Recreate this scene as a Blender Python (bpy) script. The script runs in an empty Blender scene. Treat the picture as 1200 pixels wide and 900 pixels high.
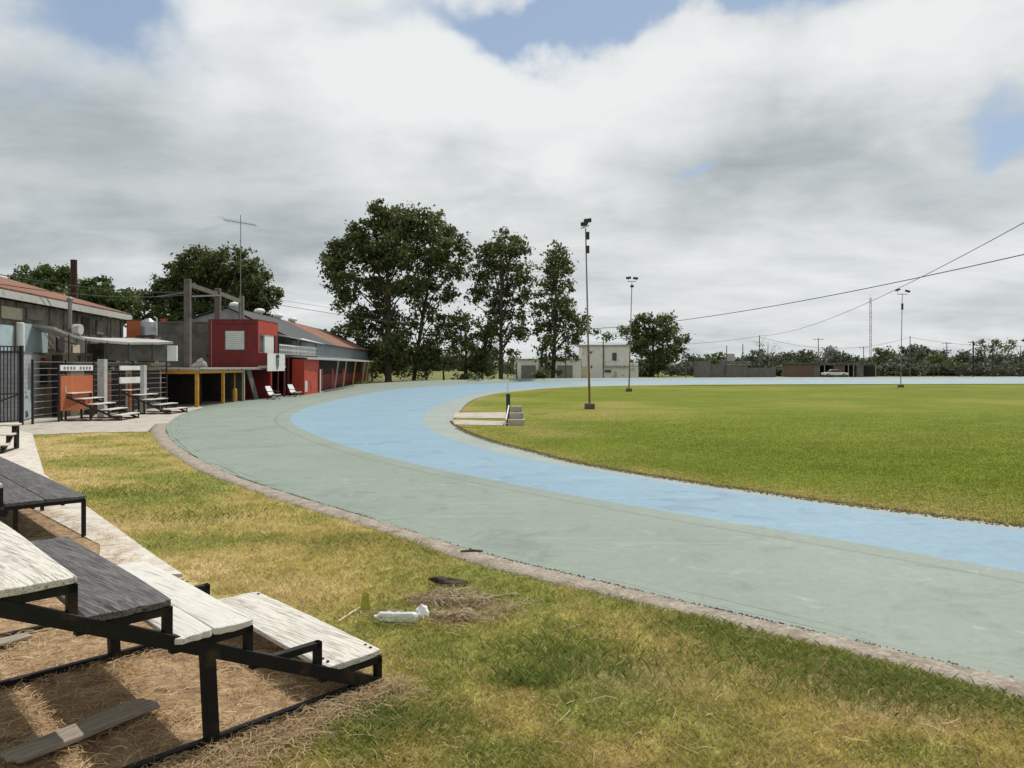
import bpy, bmesh, math, random
import numpy as np
from mathutils import Vector, Matrix
random.seed(7); RNG = np.random.default_rng(11)
S = bpy.context.scene; COL = S.collection
R = math.radians

# ------------------------------------------------------------------ camera, sky, sun
F = 933.33; H = 2.3; HZ = 430.0
cam_d = bpy.data.cameras.new('camera'); cam = bpy.data.objects.new('camera', cam_d); COL.objects.link(cam)
cam_d.sensor_width = 36; cam_d.lens = 28; cam_d.clip_start = .05; cam_d.clip_end = 6000
cam.location = (0, 0, H); cam.rotation_euler = (R(90), 0, 0)
cam_d.shift_y = -(450 - HZ) / 1200
S.camera = cam
S.render.resolution_x = 1024; S.render.resolution_y = 768
S.view_settings.view_transform = 'Standard'; S.view_settings.look = 'None'
S.view_settings.exposure = 0.0; S.view_settings.gamma = 1

def G(px, py, z=0.0):
    D = (H - z) * F / (py - HZ); return ((px - 600) * D / F, D, z)
def P(px, py, D): return ((px - 600) * D / F, D, H - (py - HZ) * D / F)
def PX(px, D): return (px - 600) * D / F
def PZ(py, D): return H - (py - HZ) * D / F

SUN = Vector((.293, .477, 1)).normalized()
sd = bpy.data.lights.new('sun', 'SUN'); sd.energy = 3.6; sd.angle = R(.55); sd.color = (1, .95, .87)
so = bpy.data.objects.new('sun', sd); COL.objects.link(so); so.location = (20, 30, 60)
so.rotation_euler = SUN.to_track_quat('Z', 'Y').to_euler()

W = bpy.data.worlds.new('World'); S.world = W; W.use_nodes = True
nt = W.node_tree; N = nt.nodes; L = nt.links
bg = N['Background']; bg.inputs[1].default_value = .1
def wn(t, **k):
    n = N.new(t)
    for a, b in k.items(): setattr(n, a, b)
    return n
def wmath(op, a, b=None, clamp=False):
    n = wn('ShaderNodeMath', operation=op, use_clamp=clamp)
    for i, v in enumerate((a, b)):
        if v is None: continue
        if hasattr(v, 'links'): L.new(v, n.inputs[i])
        else: n.inputs[i].default_value = v
    return n.outputs[0]
sky = wn('ShaderNodeTexSky', sky_type='NISHITA', sun_disc=False)
sky.sun_elevation = math.asin(SUN.z); sky.sun_rotation = math.atan2(SUN.x, SUN.y)
sky.air_density = 1.0; sky.dust_density = .8; sky.ozone_density = 1.2
tc = wn('ShaderNodeTexCoord')
nrm = wn('ShaderNodeVectorMath', operation='NORMALIZE'); L.new(tc.outputs['Generated'], nrm.inputs[0])
DIR = nrm.outputs[0]
sx = wn('ShaderNodeSeparateXYZ'); L.new(DIR, sx.inputs[0])
den = wmath('ADD', wmath('MAXIMUM', sx.outputs[2], 0.0), .17)
cx = wn('ShaderNodeCombineXYZ'); L.new(wmath('DIVIDE', sx.outputs[0], den), cx.inputs[0]); L.new(wmath('DIVIDE', sx.outputs[1], den), cx.inputs[1])
def wnoise(scale, detail, rough, dist, off, w=0):
    m = wn('ShaderNodeMapping'); L.new(cx.outputs[0], m.inputs[0]); m.inputs[1].default_value = off; m.inputs[3].default_value = (1, 1.25, 1); m.inputs[2].default_value = (0, 0, R(w))
    n = wn('ShaderNodeTexNoise'); L.new(m.outputs[0], n.inputs[0])
    n.inputs['Scale'].default_value = scale; n.inputs['Detail'].default_value = detail
    n.inputs['Roughness'].default_value = rough; n.inputs['Distortion'].default_value = dist
    return n.outputs[0]
n_big = wnoise(.8, 6, .5, .35, (3.1, 1.7, 0), 20)
n_fine = wnoise(2.6, 11, .60, .35, (7.7, 4.2, 1), -15)
def warp():
    a = wn('ShaderNodeTexNoise'); L.new(DIR, a.inputs[0]); a.inputs['Scale'].default_value = 4.5; a.inputs['Detail'].default_value = 6
    s = wn('ShaderNodeVectorMath', operation='SUBTRACT'); L.new(a.outputs['Color'], s.inputs[0]); s.inputs[1].default_value = (.5, .5, .5)
    m = wn('ShaderNodeVectorMath', operation='SCALE'); L.new(s.outputs[0], m.inputs[0]); m.inputs['Scale'].default_value = .30
    d = wn('ShaderNodeVectorMath', operation='ADD'); L.new(DIR, d.inputs[0]); L.new(m.outputs[0], d.inputs[1])
    return d.outputs[0]
WD = warp()
def blob(px, py, rx, ry, amt):
    """soft ellipse of sky round the direction of a point, in tangent-angle units"""
    v = Vector(((px - 600) / F, 1, (HZ - py) / F)).normalized()
    right = Vector((v.y, -v.x, 0)).normalized(); up = right.cross(v)
    s = wn('ShaderNodeVectorMath', operation='SUBTRACT'); L.new(WD, s.inputs[0]); s.inputs[1].default_value = v
    ds = []
    for ax, r in ((right, rx), (up, ry), (v, .7)):
        d = wn('ShaderNodeVectorMath', operation='DOT_PRODUCT'); L.new(s.outputs[0], d.inputs[0]); d.inputs[1].default_value = ax
        ds.append(wmath('POWER', wmath('DIVIDE', wmath('ABSOLUTE', d.outputs['Value']), r), 2.0))
    t = wmath('ADD', wmath('ADD', ds[0], ds[1]), ds[2])
    g = wmath('POWER', 2.718, wmath('MULTIPLY', t, -1.0))
    return wmath('MULTIPLY', g, amt)
def addall(lst):
    o = lst[0]
    for q in lst[1:]: o = wmath('ADD', o, q)
    return o
blue = addall([blob(40, 15, .12, .05, .75), blob(150, 30, .07, .04, .55), blob(740, -2, .26, .030, 1.35), blob(630, 28, .07, .03, .6), blob(1198, 150, .03, .045, .8), blob(1165, 182, .035, .02, .3),
               blob(815, 185, .04, .012, .55), blob(20, 130, .09, .05, .30), blob(860, 340, .30, .02, .10), blob(1150, 350, .15, .03, .12)])
cover = wmath('SUBTRACT', wmath('ADD', 1.22, wmath('MULTIPLY', wmath('SUBTRACT', n_fine, .5), .9)), wmath('MULTIPLY', blue, 1.45))
cr = wn('ShaderNodeMapRange', interpolation_type='SMOOTHSTEP'); L.new(cover, cr.inputs[0])
cr.inputs[1].default_value = .0; cr.inputs[2].default_value = 1.12
bright = addall([blob(330, 40, .30, .11, .30), blob(880, 85, .30, .05, .30), blob(1150, 50, .2, .08, .30), blob(640, 170, .3, .12, .20), blob(60, 255, .12, .04, .16), blob(900, 270, .22, .05, .16), blob(540, 70, .14, .09, .18), blob(1060, 130, .08, .05, .14), blob(720, 360, .8, .08, .22), blob(200, 330, .4, .05, .12),
                 blob(130, 190, .24, .08, -.20), blob(250, 150, .17, .06, -.16), blob(160, 275, .34, .03, -.30), blob(990, 195, .13, .05, -.22), blob(860, 205, .08, .03, -.10), blob(640, 228, .16, .03, -.20), blob(60, 305, .25, .035, -.20), blob(800, 300, .18, .04, -.06)])
tone = wmath('ADD', wmath('ADD', wmath('MULTIPLY', wmath('SUBTRACT', n_big, .5), 1.15), wmath('MULTIPLY', wmath('SUBTRACT', n_fine, .5), .72)), wmath('ADD', .50, bright))
rp = wn('ShaderNodeValToRGB'); L.new(tone, rp.inputs[0])
e = rp.color_ramp.elements; e[0].position = .08; e[0].color = (.36, .405, .425, 1); e[1].position = .95; e[1].color = (.84, .86, .86, 1)
m_ = rp.color_ramp.elements.new(.45); m_.color = (.57, .61, .625, 1)
m_ = rp.color_ramp.elements.new(.70); m_.color = (.71, .74, .745, 1)
sc = wn('ShaderNodeVectorMath', operation='SCALE'); L.new(rp.outputs[0], sc.inputs[0]); sc.inputs['Scale'].default_value = 10
bl = wn('ShaderNodeVectorMath', operation='MULTIPLY'); L.new(sky.outputs[0], bl.inputs[0]); bl.inputs[1].default_value = (1.0, 1.0, 1.0)
# thin veil of high cloud even in the blue
veil = wn('ShaderNodeMix', data_type='RGBA'); veil.inputs[0].default_value = .5; L.new(bl.outputs[0], veil.inputs[6]); veil.inputs[7].default_value = (4.2, 5.3, 6.7, 1)
mx = wn('ShaderNodeMix', data_type='RGBA'); L.new(cr.outputs[0], mx.inputs[0]); L.new(veil.outputs[2], mx.inputs[6]); L.new(sc.outputs[0], mx.inputs[7])
L.new(mx.outputs[2], bg.inputs[0])

# ------------------------------------------------------------------ helpers
def tag(o, label=None, cat=None, group=None, kind=None):
    if label: o['label'] = label
    if cat: o['category'] = cat
    if group: o['group'] = group
    if kind: o['kind'] = kind
    return o
def thing(name, label, cat, loc=(0, 0, 0), rz=0.0, group=None):
    o = bpy.data.objects.new(name, None); COL.objects.link(o); o.empty_display_size = .3
    o.location = loc; o.rotation_euler = (0, 0, rz)
    return tag(o, label, cat, group)
class MB:
    def __init__(s): s.v = []; s.f = []
    def add(s, vs, fs):
        b = len(s.v); s.v += [tuple(v) for v in vs]; s.f += [tuple(b + i for i in f) for f in fs]; return s
    def box(s, x0, x1, y0, y1, z0, z1):
        return s.add([(x0,y0,z0),(x1,y0,z0),(x1,y1,z0),(x0,y1,z0),(x0,y0,z1),(x1,y0,z1),(x1,y1,z1),(x0,y1,z1)],
                     [(0,3,2,1),(4,5,6,7),(0,1,5,4),(1,2,6,5),(2,3,7,6),(3,0,4,7)])
    def prism(s, pts, z0, z1):
        n = len(pts); a = sum(pts[i][0]*pts[(i+1)%n][1]-pts[(i+1)%n][0]*pts[i][1] for i in range(n))
        if a < 0: pts = pts[::-1]
        vs = [(p[0],p[1],z0) for p in pts] + [(p[0],p[1],z1) for p in pts]
        return s.add(vs, [tuple(range(n-1,-1,-1)), tuple(range(n,2*n))] + [(i,(i+1)%n,n+(i+1)%n,n+i) for i in range(n)])
    def bar(s, p0, p1, w, h=None, up=(0,0,1)):
        h = h or w; p0 = Vector(p0); p1 = Vector(p1); d = (p1-p0).normalized(); u = Vector(up)
        if abs(d.dot(u)) > .98: u = Vector((0,1,0))
        r = d.cross(u).normalized(); u = r.cross(d)
        vs = [p + r*a*w/2 + u*b*h/2 for p in (p0,p1) for a,b in ((-1,-1),(1,-1),(1,1),(-1,1))]
        return s.add(vs, [(3,2,1,0),(4,5,6,7),(0,1,5,4),(1,2,6,5),(2,3,7,6),(3,0,4,7)])
    def tube(s, pts, rs, n=8):
        pts = [Vector(p) for p in pts]
        if not hasattr(rs, '__len__'): rs = [rs]*len(pts)
        rings = []
        for i, p in enumerate(pts):
            d = (pts[min(i+1,len(pts)-1)] - pts[max(i-1,0)]).normalized(); u = Vector((0,0,1)) if abs(d.z) < .9 else Vector((0,1,0))
            r = d.cross(u).normalized(); u = r.cross(d)
            rings.append([p + (r*math.cos(2*math.pi*k/n) + u*math.sin(2*math.pi*k/n))*rs[i] for k in range(n)])
        vs = [v for q in rings for v in q]; fs = []
        for i in range(len(pts)-1):
            for k in range(n): fs.append((i*n+k, i*n+(k+1)%n, (i+1)*n+(k+1)%n, (i+1)*n+k))
        fs.append(tuple(range(n-1,-1,-1))); fs.append(tuple((len(pts)-1)*n+k for k in range(n)))
        return s.add(vs, fs)
    def lathe(s, c, prof, n=16):
        vs = [(c[0]+r*math.cos(2*math.pi*k/n), c[1]+r*math.sin(2*math.pi*k/n), c[2]+z) for r,z in prof for k in range(n)]
        fs = [(i*n+k, i*n+(k+1)%n, (i+1)*n+(k+1)%n, (i+1)*n+k) for i in range(len(prof)-1) for k in range(n)]
        fs.append(tuple(range(n-1,-1,-1))); fs.append(tuple((len(prof)-1)*n+k for k in range(n)))
        return s.add(vs, fs)
    def build(s, name, mat, parent=None, world=True, bevel=0, smooth=False):
        vs = s.v
        root = parent
        if parent is not None and world:
            # world coordinates -> the thing's frame (translation + z rotation)
            top = parent; 
            while top.parent: top = top.parent
            c, sn = math.cos(-top.rotation_euler.z), math.sin(-top.rotation_euler.z); l = top.location
            vs = [((x-l.x)*c-(y-l.y)*sn, (x-l.x)*sn+(y-l.y)*c, z-l.z) for x,y,z in vs]
        me = bpy.data.meshes.new(name); me.from_pydata(vs, [], s.f); me.update()
        if smooth: me.polygons.foreach_set('use_smooth', [True]*len(me.polygons))
        if mat: me.materials.append(mat)
        o = bpy.data.objects.new(name, me); COL.objects.link(o)
        if parent is not None: o.parent = parent
        if bevel:
            m = o.modifiers.new('bevel', 'BEVEL'); m.width = bevel; m.segments = 1; m.limit_method = 'ANGLE'
        return o
def copy_tree(o, parent=None):
    c = o.copy(); COL.objects.link(c); c.parent = parent
    for ch in list(o.children): copy_tree(ch, c)
    return c

# ------------------------------------------------------------------ materials
def newmat(name):
    m = bpy.data.materials.new(name); m.use_nodes = True; t = m.node_tree
    return m, t, t.nodes['Principled BSDF']
def mnoise(t, scale, detail=4, rough=.55, stretch=(1,1,1), coord='Object', dist=0.0, rot=(0,0,0)):
    tcn = t.nodes.new('ShaderNodeTexCoord'); mp = t.nodes.new('ShaderNodeMapping'); n = t.nodes.new('ShaderNodeTexNoise')
    t.links.new(tcn.outputs[coord], mp.inputs[0]); mp.inputs[3].default_value = stretch; mp.inputs[2].default_value = rot
    t.links.new(mp.outputs[0], n.inputs[0]); n.inputs['Scale'].default_value = scale; n.inputs['Detail'].default_value = detail
    n.inputs['Roughness'].default_value = rough; n.inputs['Distortion'].default_value = dist
    return n.outputs[0]
def ramp(t, src, stops):
    r = t.nodes.new('ShaderNodeValToRGB'); t.links.new(src, r.inputs[0]); el = r.color_ramp.elements
    while len(el) < len(stops): el.new(.5)
    for e_, (p, c) in zip(el, stops):
        e_.position = p; e_.color = (*c, 1) if len(c) == 3 else c
    return r.outputs[0]
def mixc(t, fac, a, b, mode='MIX'):
    m = t.nodes.new('ShaderNodeMix'); m.data_type = 'RGBA'; m.blend_type = mode
    for s_, v in ((m.inputs[0], fac), (m.inputs[6], a), (m.inputs[7], b)):
        if hasattr(v, 'links'): t.links.new(v, s_)
        elif isinstance(v, (int, float)): s_.default_value = v
        else: s_.default_value = (*v, 1)
    return m.outputs[2]
def bump(t, b, src, strength=.3, dist=.02):
    n = t.nodes.new('ShaderNodeBump'); n.inputs['Strength'].default_value = strength; n.inputs['Distance'].default_value = dist
    t.links.new(src, n.inputs['Height'])
    if b.inputs['Normal'].links: t.links.new(b.inputs['Normal'].links[0].from_socket, n.inputs['Normal'])
    t.links.new(n.outputs[0], b.inputs['Normal'])
def mat(name, col, rough=.8, var=.25, scale=3, dirt=None, dirt_amt=.5, dirt_scale=1.2, stretch=(1,1,1), metal=0, bmp=.15, bdist=.02, spec=.4):
    m, t, b = newmat(name)
    n1 = mnoise(t, scale, 6, .6, stretch); lo = tuple(c*(1-var) for c in col); hi = tuple(min(1,c*(1+var)) for c in col)
    c = ramp(t, n1, [(.3, lo), (.7, hi)])
    if dirt:
        n2 = mnoise(t, dirt_scale, 8, .65, stretch); f = ramp(t, n2, [(.62-.3*dirt_amt, (0,0,0)), (.72-.1*dirt_amt, (1,1,1))])
        c = mixc(t, f, c, dirt)
    t.links.new(c, b.inputs['Base Color']); b.inputs['Roughness'].default_value = rough; b.inputs['Metallic'].default_value = metal
    b.inputs['Specular IOR Level'].default_value = spec
    if bmp: bump(t, b, n1, bmp, bdist)
    return m
def wood(name, paint, bare, wear, crack=(.03,.025,.02), rough=.75):
    """painted board, grain and cracks along local X"""
    m, t, b = newmat(name)
    rt = (0, 0, R(5.7))
    g = mnoise(t, 1, 4, .6, (1.0, 46, 46), dist=.35, rot=rt); fine = mnoise(t, 1, 4, .7, (3, 110, 110), dist=.2, rot=rt)
    w = mnoise(t, 3.0, 7, .65, (.9, 2.2, 2.2)); kn = mnoise(t, 1, 4, .6, (1.0, 34, 34), dist=.8, rot=rt)
    pc = ramp(t, w, [(.3, tuple(c*.82 for c in paint)), (.7, paint)])
    f = ramp(t, fine, [(wear-.05, (0,0,0)), (wear+.05, (1,1,1))])
    c = mixc(t, f, pc, bare)
    s1 = ramp(t, w, [(.53, (0,0,0)), (.66, (1,1,1))]); s2 = ramp(t, g, [(.42, (0,0,0)), (.60, (1,1,1))])
    mm = t.nodes.new('ShaderNodeMath'); mm.operation = 'MULTIPLY'; t.links.new(s1, mm.inputs[0]); t.links.new(s2, mm.inputs[1])
    c = mixc(t, mm.outputs[0], c, bare)
    ck = ramp(t, kn, [(.30, (1,1,1)), (.345, (0,0,0))]); ck2 = ramp(t, g, [(.345, (1,1,1)), (.40, (0,0,0))])
    c = mixc(t, ck, c, crack); c = mixc(t, ck2, c, tuple(x*1.6 for x in crack))
    t.links.new(c, b.inputs['Base Color']); b.inputs['Roughness'].default_value = rough; b.inputs['Specular IOR Level'].default_value = .3
    bump(t, b, g, .5, .012); bump(t, b, fine, .35, .004)
    return m
def attr_mat(name, rough=.8, transl=0.0, nscale=None):
    m, t, b = newmat(name)
    a = t.nodes.new('ShaderNodeAttribute'); a.attribute_name = 'tint'; c = a.outputs['Color']
    if nscale:
        n = mnoise(t, nscale, 6, .7); c = mixc(t, 1.0, c, ramp(t, n, [(.25, (.6,.6,.6)), (.75, (1.4,1.4,1.4))]), 'MULTIPLY'); bump(t, b, n, .6, .03)
    t.links.new(c, b.inputs['Base Color']); b.inputs['Roughness'].default_value = rough; b.inputs['Specular IOR Level'].default_value = .08
    if transl:
        tr = t.nodes.new('ShaderNodeBsdfTranslucent'); t.links.new(c, tr.inputs[0]); ms = t.nodes.new('ShaderNodeMixShader'); ms.inputs[0].default_value = transl
        t.links.new(b.outputs[0], ms.inputs[1]); t.links.new(tr.outputs[0], ms.inputs[2]); t.links.new(ms.outputs[0], t.nodes['Material Output'].inputs[0])
    return m
def stripes(name, col, axis=0, freq=6, rough=.5, depth=.5, rust=None, rust_lo=.4, metal=0.0, contrast=.12):
    """corrugated sheet: ridges repeat along one object axis"""
    m, t, b = newmat(name)
    tcn = t.nodes.new('ShaderNodeTexCoord'); s_ = t.nodes.new('ShaderNodeSeparateXYZ'); t.links.new(tcn.outputs['Object'], s_.inputs[0])
    mu = t.nodes.new('ShaderNodeMath'); mu.operation = 'MULTIPLY'; t.links.new(s_.outputs[axis], mu.inputs[0]); mu.inputs[1].default_value = freq*2*math.pi
    sn = t.nodes.new('ShaderNodeMath'); sn.operation = 'SINE'; t.links.new(mu.outputs[0], sn.inputs[0])
    st = [1,1,1]; st[axis] = 5; st = [x*.35 for x in st]
    n = mnoise(t, 1.6, 8, .65, tuple(st)); c = ramp(t, n, [(.3, tuple(x*.75 for x in col)), (.7, tuple(min(1,x*1.2) for x in col))])
    if rust: c = mixc(t, ramp(t, mnoise(t, 1.1, 8, .7, tuple(st)), [(rust_lo, (0,0,0)), (rust_lo+.12, (1,1,1))]), c, rust)
    t.links.new(c, b.inputs['Base Color']); b.inputs['Roughness'].default_value = rough; b.inputs['Metallic'].default_value = metal
    bump(t, b, sn.outputs[0], depth, .02)
    return m
def brick(name, c1, c2, mortar, sx=.25, sz=.12, plane='xz'):
    m, t, b = newmat(name); tcn = t.nodes.new('ShaderNodeTexCoord'); s_ = t.nodes.new('ShaderNodeSeparateXYZ'); cb = t.nodes.new('ShaderNodeCombineXYZ')
    t.links.new(tcn.outputs['Object'], s_.inputs[0])
    ad = t.nodes.new('ShaderNodeMath'); ad.operation = 'ADD'; t.links.new(s_.outputs[0], ad.inputs[0]); t.links.new(s_.outputs[1], ad.inputs[1])
    t.links.new(ad.outputs[0], cb.inputs[0]); t.links.new(s_.outputs[2], cb.inputs[1])
    br = t.nodes.new('ShaderNodeTexBrick'); t.links.new(cb.outputs[0], br.inputs[0]); br.inputs['Scale'].default_value = 1
    br.inputs['Brick Width'].default_value = sx; br.inputs['Row Height'].default_value = sz; br.inputs['Mortar Size'].default_value = .012
    br.inputs['Color1'].default_value = (*c1,1); br.inputs['Color2'].default_value = (*c2,1); br.inputs['Mortar'].default_value = (*mortar,1)
    n = mnoise(t, 1.5, 7, .7); c = mixc(t, .8, br.outputs[0], ramp(t, n, [(.3,(.55,.53,.5)),(.7,(1.1,1.1,1.1))]), 'MULTIPLY')
    t.links.new(c, b.inputs['Base Color']); b.inputs['Roughness'].default_value = .9; bump(t, b, br.outputs['Fac'], -.4, .01)
    return m

M = {}
M['black_steel'] = mat('black_steel', (.007,.007,.0075), .55, .3, 14, (.045,.028,.018), .22, 5, bmp=.2, bdist=.002, spec=.25)
M['white_wood'] = wood('white_wood', (.68,.655,.595), (.30,.265,.22), .55, (.11,.095,.08))
M['white_smooth'] = wood('white_smooth', (.66,.64,.595), (.42,.39,.34), .62, (.18,.165,.14))
M['black_wood'] = wood('black_wood', (.055,.055,.06), (.17,.155,.145), .54, (.008,.008,.008), .6)
M['grey_wood'] = wood('grey_wood', (.36,.31,.25), (.20,.17,.13), .52)
M['concrete'] = mat('concrete', (.42,.38,.33), .9, .14, 5, (.24,.21,.18), .35, 1.5, bmp=.2)
M['path'] = mat('path', (.56,.52,.46), .9, .12, 6, (.36,.31,.26), .45, 3.2, bmp=.4)
M['kerb'] = mat('kerb', (.325,.28,.23), .95, .38, 22, (.19,.15,.11), .5, 4.0, bmp=.9)
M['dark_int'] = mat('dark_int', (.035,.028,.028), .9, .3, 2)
M['maroon'] = mat('maroon', (.17,.017,.017), .6, .15, 1.5, (.085,.012,.012), .3, .9, stretch=(1.6,1.6,.5))
M['red'] = mat('red', (.46,.052,.03), .6, .12, 2, (.30,.04,.025), .2, 1.1)
M['orange'] = mat('orange', (.46,.125,.05), .7, .15, 2, (.32,.07,.03), .3, 2)
M['yellow'] = mat('yellow', (.55,.28,.03), .6, .15, 3, (.25,.12,.03), .3, 4)
M['pale'] = mat('pale', (.36,.34,.25), .8, .15, 3)
M['white'] = mat('white', (.74,.74,.71), .6, .06, 3, (.5,.48,.44), .15, 3)
M['grey_wall'] = mat('grey_wall', (.13,.12,.105), .95, .2, .8, (.06,.055,.05), .5, .7)
M['old_conc'] = mat('old_conc', (.15,.135,.115), .95, .25, 3, (.06,.055,.05), .45, 1.5)
M['plaster'] = mat('plaster', (.80,.79,.76), .9, .08, 1.5, (.42,.40,.37), .2, .8)
M['board'] = mat('board', (.135,.12,.10), .9, .5, 3.2, (.035,.032,.028), .5, 1.1, stretch=(.7,.7,.6))
M['blue_panel'] = mat('blue_panel', (.40,.50,.54), .7, .1, 2, (.25,.3,.32), .2, 1)
M['slab'] = mat('slab', (.42,.39,.35), .9, .2, 3, (.12,.11,.10), .4, 2)
M['tin'] = stripes('tin', (.46,.45,.43), 1, 5, .45, .5, (.22,.17,.13), .58)
M['tin_white'] = stripes('tin_white', (.72,.72,.70), 1, 5, .4, .4)
M['tin_grey'] = stripes('tin_grey', (.23,.255,.28), 1, 3.2, .5, .7)
M['tin_light'] = stripes('tin_light', (.27,.285,.30), 0, 3, .5, .4)
M['tin_dark'] = stripes('tin_dark', (.10,.11,.12), 1, 3, .5, .5)
M['tin_rust'] = stripes('tin_rust', (.24,.11,.068), 1, 3, .9, .5, (.10,.045,.033), .50)
M['roof_grey'] = stripes('roof_grey', (.075,.08,.086), 1, 3, .95, .4, (.2,.19,.18), .6)
M['roof_tile'] = stripes('roof_tile', (.25,.112,.066), 1, 4, .95, .5, (.13,.068,.05), .46)
M['fascia'] = mat('fascia', (.45,.45,.43), .8, .12, 2, (.25,.24,.22), .3, 2)
M['rust'] = mat('rust', (.038,.018,.015), .8, .35, 5)
M['rustpole'] = mat('rustpole', (.22,.115,.045), .7, .35, 6, (.14,.06,.03), .4, 3)
M['galv'] = mat('galv', (.22,.22,.22), .5, .2, 4, metal=.3)
M['steel'] = mat('steel', (.32,.33,.34), .4, .12, 3, metal=.7)
M['dark_metal'] = mat('dark_metal', (.03,.03,.032), .5, .3, 4)
M['glass'] = mat('glass', (.03,.035,.04), .12, .1, 2, spec=.8)
M['shutter'] = mat('shutter', (.55,.56,.55), .6, .08, 4)
M['green_paint'] = mat('green_paint', (.015,.045,.035), .5, .2, 4)
M['brick_dull'] = brick('brick_dull', (.22,.12,.085), (.17,.10,.075), (.2,.18,.16))
M['block_wall'] = brick('block_wall', (.23,.225,.22), (.19,.185,.18), (.15,.145,.14), .4, .2)
M['block_grey'] = brick('block_grey', (.42,.45,.48), (.37,.40,.43), (.27,.29,.31), .4, .2)
M['brick_old'] = brick('brick_old', (.48,.39,.29), (.36,.27,.20), (.3,.27,.23), .3, .15)
M['beige'] = mat('beige', (.60,.53,.41), .9, .15, 2, (.16,.14,.11), .4, 1)
M['bark'] = mat('bark', (.075,.058,.042), .95, .35, 3, stretch=(3,3,.6), bmp=.6, bdist=.05)
M['black'] = mat('black', (.015,.015,.015), .6, .2, 4)
M['car_white'] = mat('car_white', (.75,.75,.74), .25, .02, 2, spec=.6)

# ------------------------------------------------------------------ numpy noise
def vnoise(x, y, scale, seed=0):
    x = np.asarray(x)*scale; y = np.asarray(y)*scale; xi = np.floor(x).astype(np.int64); yi = np.floor(y).astype(np.int64); fx = x-xi; fy = y-yi
    fx = fx*fx*(3-2*fx); fy = fy*fy*(3-2*fy)
    def h(a, b):
        n = (a*374761393 + b*668265263 + seed*144665*7919) & 0x7fffffff; n = ((n ^ (n >> 13))*1274126177) & 0x7fffffff
        return ((n ^ (n >> 16)) & 0xffff)/65535.
    return (h(xi,yi)*(1-fx)+h(xi+1,yi)*fx)*(1-fy) + (h(xi,yi+1)*(1-fx)+h(xi+1,yi+1)*fx)*fy
def fbm(x, y, scale, seed=0, oct=4):
    s = 0; a = .5; tt = 0
    for i in range(oct): s = s + a*vnoise(x, y, scale*2**i, seed+i); tt += a; a *= .55
    return s/tt
def inpoly(x, y, poly):
    c = np.zeros(len(x), bool); n = len(poly)
    for i in range(n):
        x0,y0 = poly[i][:2]; x1,y1 = poly[(i+1)%n][:2]
        if y0 == y1: continue
        k = ((y0 > y) != (y1 > y)) & (x < (x1-x0)*(y-y0)/(y1-y0)+x0); c ^= k
    return c
def polydist(x, y, line):
    d = np.full(len(x), 1e9)
    for i in range(len(line)-1):
        ax,ay = line[i][:2]; bx,by = line[i+1][:2]; dx,dy = bx-ax,by-ay; l2 = dx*dx+dy*dy+1e-12
        t = np.clip(((x-ax)*dx+(y-ay)*dy)/l2, 0, 1); d = np.minimum(d, np.hypot(x-ax-t*dx, y-ay-t*dy))
    return d
def mesh_np(name, V, Fc, m, tint=None, parent=None, smooth=False):
    """V (n,3); Fc (k,j) faces; tint (n,3) point colours"""
    me = bpy.data.meshes.new(name); k, j = Fc.shape
    me.vertices.add(len(V)); me.vertices.foreach_set('co', V.astype(np.float32).ravel())
    me.loops.add(k*j); me.loops.foreach_set('vertex_index', Fc.astype(np.int32).ravel())
    me.polygons.add(k); me.polygons.foreach_set('loop_start', np.arange(0, k*j, j, dtype=np.int32)); me.polygons.foreach_set('loop_total', np.full(k, j, np.int32))
    if smooth: me.polygons.foreach_set('use_smooth', np.ones(k, bool))
    me.update(calc_edges=True)
    if tint is not None:
        a = me.color_attributes.new('tint', 'FLOAT_COLOR', 'POINT'); a.data.foreach_set('color', np.hstack([tint, np.ones((len(tint),1))]).astype(np.float32).ravel())
    me.materials.append(m); o = bpy.data.objects.new(name, me); COL.objects.link(o)
    if parent is not None: o.parent = parent
    return o

# ------------------------------------------------------------------ track curves
def cr_spline(pts, n):
    P_ = np.array(pts, float); P_ = np.vstack([2*P_[0]-P_[1], P_, 2*P_[-1]-P_[-2]]); out = []
    for i in range(1, len(P_)-2):
        p0,p1,p2,p3 = P_[i-1:i+3]
        d0 = max(np.linalg.norm(p1-p0),1e-6)**.5; d1 = max(np.linalg.norm(p2-p1),1e-6)**.5; d2 = max(np.linalg.norm(p3-p2),1e-6)**.5
        m1 = (p1-p0)/d0-(p2-p0)/(d0+d1)+(p2-p1)/d1; m2 = (p2-p1)/d1-(p3-p1)/(d1+d2)+(p3-p2)/d2; m1*=d1; m2*=d1
        for t in np.linspace(0,1,24,endpoint=False):
            out.append((2*t**3-3*t**2+1)*p1+(t**3-2*t**2+t)*m1+(-2*t**3+3*t**2)*p2+(t**3-t**2)*m2)
    out.append(P_[-2]); out = np.array(out); s = np.r_[0, np.cumsum(np.linalg.norm(np.diff(out,axis=0),axis=1))]
    q = np.linspace(0, s[-1], n); return np.stack([np.interp(q, s, out[:,k]) for k in range(3)], 1)
def pt(t):
    if len(t) == 2: return G(*t)
    return P(*t)
def ext(pts, d0, d1=None):
    a = np.array(pts[0]); b = np.array(pts[1]); v = (a-b)/np.linalg.norm(a-b); pts = [tuple(a+v*d0)] + pts
    if d1:
        a = np.array(pts[-1]); b = np.array(pts[-2]); v = (a-b)/np.linalg.norm(a-b); v[2] = 0; pts = pts + [tuple(a+v*d1)]
    return pts
NS = 420
o_px = [(1200,800),(1000,752),(850,718),(700,682),(560,648),(440,610),(350,583),(270,556),(222,532),(196,510),(197,496),(222,482),(262,473),(300,468),(345,463),(385,456.5),(425,450,98),(460,448,102),(500,446,104.5),(600,444,106.5),(700,443,109),(850,442.4,112),(1200,441.5,119)]
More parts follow.
